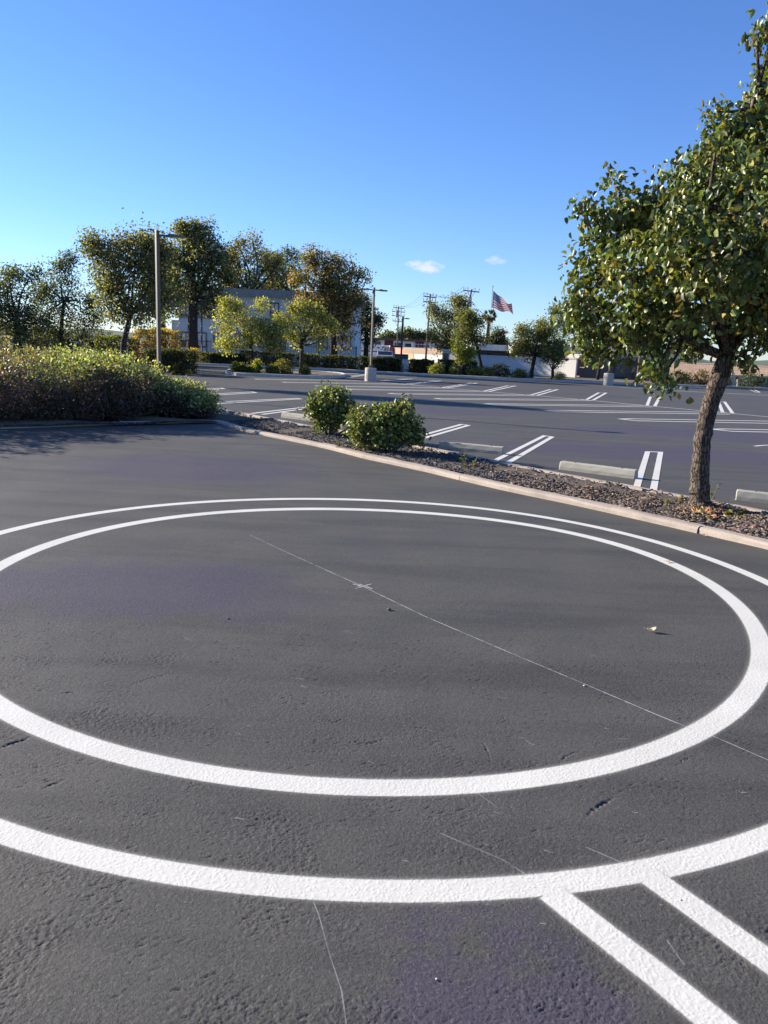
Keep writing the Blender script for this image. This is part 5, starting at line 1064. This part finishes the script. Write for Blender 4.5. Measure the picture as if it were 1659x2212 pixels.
def flag(label_p, label_f, Y, pole_px, corners, wave, nu=28):
    t = thing('flagpole', (*atY(*pole_px[0], Y)[:2], 0), label_p, 'flagpole'); p, q = atY(*pole_px[0], Y), atY(*pole_px[1], Y); f = p.copy(); f[2] = -.05; d = (q-p)/(q[2]-p[2]); f = p-d*(p[2]+.05)
    mb = MB(); mb.tube([f, q], [.09, .05], 8); obj('pole', mb, INS, t, smooth=True); mb = MB(); mb.lathe(q, [(.02, 0), (.1, .06), (.12, .12), (.08, .2), (.01, .24)], 10); obj('finial', mb, INS, t)
    tl, bl_, tr_, br = [atY(*c, Y-.1) for c in corners]; mb = MB(); mb.uv = []; nv = 14; vs = []
    for i in range(nu+1):
        u = i/nu
        for j in range(nv+1):
            v = j/nv; P = (bl_*(1-u)+br*u)*(1-v)+(tl*(1-u)+tr_*u)*v; a = wave*u
            P = P+np.array([.35*a*math.sin(9*u+2*v), a*1.6*math.sin(8.5*u+2.4*v), a*.7*math.sin(10*u+v*3+.5)-.5*wave*math.sin(PI*u)*.8]); vs.append(P); mb.uv.append((u, v))
    mb.add(vs, [(i*(nv+1)+j, (i+1)*(nv+1)+j, (i+1)*(nv+1)+j+1, i*(nv+1)+j+1) for i in range(nu) for j in range(nv)])
    o = obj('flag', mb, FLAGM, None, smooth=True, origin=tl); tag(o, label_f, 'flag')
flag('tall thin flagpole rising behind the palm', 'large striped flag with blue star canton blowing to the right', 125, [(1052, 780), (1064.5, 620)], [(1066, 628), (1062.8, 664), (1106, 659), (1110, 676.5)], .38)
flag('short far flagpole right of the dark little tree', 'tiny far striped flag above the white roofed shed', 190, [(1083, 765), (1084.6, 709)], [(1085, 711), (1084, 717.5), (1097, 715), (1097.5, 721)], .2, 14)

# ------------------------------------------------------------------ vehicles behind the low wall, by the hedge
RUB = simple('tyre_rubber', (.02, .02, .02), .8); RIM = simple('rim_metal', (.4, .4, .4), .35, metal=.6); RED = simple('tail_light', (.4, .02, .02), .3)
def car(label, name, cat, cx, Y, L, Wd, prof, glass, col, wheels, rz=0.0, end_glass=None):
    """prof: side outline (x along length, z); width Wd with a tapered greenhouse"""
    t = thing(name, (cx, Y, 0), label, cat); ca, sa = math.cos(rz), math.sin(rz)
    def W(p): return (cx+p[0]*ca-p[1]*sa, Y+p[0]*sa+p[1]*ca, p[2])
    def hw(z): return Wd/2*(1-.13*max(0, (z-.95))/.9)
    n = len(prof); mb = MB(); mb.add([W((x, -hw(z), z)) for x, z in prof]+[W((x, hw(z), z)) for x, z in prof], [tuple(range(n)), tuple(range(2*n-1, n-1, -1))]+[(i, i+n, (i+1) % n+n, (i+1) % n) for i in range(n)])
    paint = NT('car_paint_'+name); pm = paint.done(paint.bsdf(col, .3, None, .5, **{'Coat Weight': .6, 'Coat Roughness': .08})); obj('body', mb, pm, t, bevel=.05)
    for g in glass:
        for s in (-1, 1):
            mb = MB(); pts = [W((x, s*(hw(z)+.012), z)) for x, z in g]; pin = [W((x, s*(hw(z)-.02), z)) for x, z in g]; k = len(g); mb.add(pts+pin, [tuple(range(k)), tuple(range(2*k-1, k-1, -1))]+[(i, i+k, (i+1) % k+k, (i+1) % k) for i in range(k)]); obj('side_window', mb, GLASS, t)
    for (xa, za, xb, zb) in end_glass or []:
        d = np.array([xb-xa, zb-za]); nn_ = nrm(np.array([d[1], -d[0]]))*.015; nn_ = nn_ if nn_[0]*(xa) > 0 else -nn_; mb = MB(); A_ = (xa+nn_[0], za+nn_[1]); B_ = (xb+nn_[0], zb+nn_[1])
        q = [(A_[0], -hw(za)*.86, A_[1]), (A_[0], hw(za)*.86, A_[1]), (B_[0], hw(zb)*.86, B_[1]), (B_[0], -hw(zb)*.86, B_[1])]; q2 = [(a-nn_[0]*2, b_, c-nn_[1]*2) for a, b_, c in q]; mb.add([W(p) for p in q+q2], [(0, 1, 2, 3), (7, 6, 5, 4), (0, 4, 5, 1), (1, 5, 6, 2), (2, 6, 7, 3), (3, 7, 4, 0)]); obj('windscreen', mb, GLASS, t)
    for x in wheels:
        for s in (-1, 1):
            mb = MB(); ys = s*(Wd/2-.10); k = 18; R0 = .33; prf = [(.0, -.10), (R0*.8, -.11), (R0, -.08), (R0, .08), (R0*.8, .11), (.0, .10)]; vs = [W((x+r*math.cos(2*PI*j/k), ys+y, .33+r*math.sin(2*PI*j/k))) for r, y in prf for j in range(k)]
            mb.add(vs, [(i*k+j, i*k+(j+1) % k, (i+1)*k+(j+1) % k, (i+1)*k+j) for i in range(5) for j in range(k)]); wl = obj('wheel', mb, RUB, t)
            mb = MB(); vs = [W((x+r*math.cos(2*PI*j/k), ys+s*y, .33+r*math.sin(2*PI*j/k))) for r, y in [(R0*.62, .09), (R0*.62, .118), (R0*.15, .125)] for j in range(k)]; mb.add(vs, [(i*k+j, i*k+(j+1) % k, (i+1)*k+(j+1) % k, (i+1)*k+j) for i in range(2) for j in range(k)]+[tuple(2*k+j for j in range(k))]); obj('rim', mb, RIM, wl)
    x0 = min(p[0] for p in prof); x1 = max(p[0] for p in prof)
    for s in (-1, 1):
        mb = MB(); mb.box(W((x1-.06, s*Wd*.36, .72)), (.14, .28, .16), rz); obj('headlight', mb, LENS, t); mb = MB(); mb.box(W((x0+.06, s*Wd*.38, .82)), (.14, .2, .24), rz); obj('tail_light', mb, RED, t)
VAN = [(-2.5, .35), (2.35, .35), (2.45, .6), (2.4, 1.0), (1.6, 1.25), (1.05, 2.0), (.8, 2.1), (-2.35, 2.15), (-2.48, 2.0), (-2.52, 1.0)]
VG = [[(.0, 1.25), (1.3, 1.25), (.9, 1.88), (.0, 1.9)], [(-1.0, 1.25), (-.15, 1.25), (-.15, 1.9), (-1.0, 1.92)], [(-2.2, 1.25), (-1.15, 1.25), (-1.15, 1.92), (-2.15, 1.94)]]
CARP = [(-2.2, .3), (2.2, .3), (2.28, .5), (2.2, .78), (1.2, .92), (.55, 1.42), (.2, 1.47), (-1.2, 1.45), (-1.9, 1.05), (-2.25, .98), (-2.28, .5)]
CG = [[(-.3, .96), (1.0, .96), (.5, 1.36), (-.3, 1.40)], [(-1.45, 1.0), (-.42, .96), (-.42, 1.40), (-1.1, 1.38)]]
SUVP = [(-2.3, .4), (2.3, .4), (2.36, .6), (2.28, 1.0), (1.25, 1.12), (.7, 1.72), (.4, 1.8), (-1.9, 1.78), (-2.25, 1.15), (-2.36, .6)]
SG = [[(-.2, 1.15), (1.05, 1.15), (.6, 1.64), (-.2, 1.7)], [(-1.15, 1.15), (-.32, 1.15), (-.32, 1.7), (-1.15, 1.69)], [(-2.0, 1.18), (-1.27, 1.15), (-1.27, 1.69), (-1.8, 1.68)]]
def vX(px, Y): return float(atY(px, 760, Y)[0])
car('white van parked left of the double lamp post, roof above fence', 'parked_van', 'van', vX(782, 100), 100, 5, 1.95, VAN, VG, (.75, .75, .75), (-1.6, 1.6), PI*.55, [(1.62, 1.27, 1.08, 1.96), (-2.5, 1.25, -2.45, 1.95)])
car('white van parked right of the double lamp post', 'parked_van', 'van', vX(823, 100), 100, 5, 1.95, VAN, VG, (.75, .75, .75), (-1.6, 1.6), PI*.45, [(1.62, 1.27, 1.08, 1.96), (-2.5, 1.25, -2.45, 1.95)])
car('dark maroon van parked between white van and the salmon wall', 'parked_van', 'van', vX(842, 98), 98, 5, 1.95, VAN, VG, (.06, .02, .025), (-1.6, 1.6), PI*.6, [(1.62, 1.27, 1.08, 1.96)])
car('silver grey car parked low behind the pale wall', 'parked_car', 'car', vX(832, 86), 86, 4.5, 1.75, CARP, CG, (.30, .32, .34), (-1.4, 1.4), PI*.5, [(1.18, .95, .6, 1.4), (-1.86, 1.06, -1.25, 1.42)])
car('white car half hidden behind the shrubs and left trees', 'parked_car', 'car', vX(140, 62), 62, 4.5, 1.75, CARP, CG, (.75, .76, .78), (-1.4, 1.4), PI*.06, [(1.18, .95, .6, 1.4), (-1.86, 1.06, -1.25, 1.42)])
def dumpster():
    Y = 78; p, q = atY(852, 767.5, Y), atY(882, 768.5, Y); h = p[2]; wd = q[0]-p[0]; c = (p[0]+q[0])/2; TEAL = simple('teal_steel', (.055, .16, .16), .6, .3, 3); t = thing('dumpster', (c, Y, 0), 'teal steel dumpster standing behind the far lamp post', 'dumpster')
    mb = MB(); a, b_ = wd/2, wd/2*.9; mb.add([(c-b_, Y-.6, .1), (c+b_, Y-.6, .1), (c+b_, Y+.6, .1), (c-b_, Y+.6, .1), (c-a, Y-.75, h), (c+a, Y-.75, h), (c+a, Y+.75, h+.12), (c-a, Y+.75, h+.12)], [(3, 2, 1, 0), (4, 5, 6, 7), (0, 1, 5, 4), (1, 2, 6, 5), (2, 3, 7, 6), (3, 0, 4, 7)]); obj('bin', mb, TEAL, t, bevel=.03)
    mb = MB()
    for s in (-.5, 0, .5): mb.box((c+wd*s*.8, Y-.70, h/2), (.08, .1, h*.9))
    mb.box((c, Y-.77, h-.05), (wd, .08, .1)); obj('ribs', mb, TEAL, t); mb = MB(); mb.box((c, Y, h+.12), (wd*1.01, 1.5, .05)); obj('lid', mb, DARKM, t)
dumpster()
# young tree stakes and the A-frame brace by the sheds
STK = simple('pale_stake', (.45, .36, .22), .9)
def stake(label, px, y0, y1, Y, r=.05):
    b = atY(px, y1, Y); tp = atY(px+1, y0, Y); b[2] = -.05; mb = MB(); mb.tube([b, tp], [r, r*.9], 8); mb.lathe(tp, [(r*.9, 0), (r*.5, .03)], 8); tag(obj('tree_stake', mb, STK, None, origin=(b[0], b[1], 0), smooth=False), label, 'stake')
stake('pale wooden stake in front of the tan block wall by bush', 1482, 803, 826, 60.5); stake('short yellowish stake on the ground at right of the trunk', 1593, 812, 836, 59.5, .08)
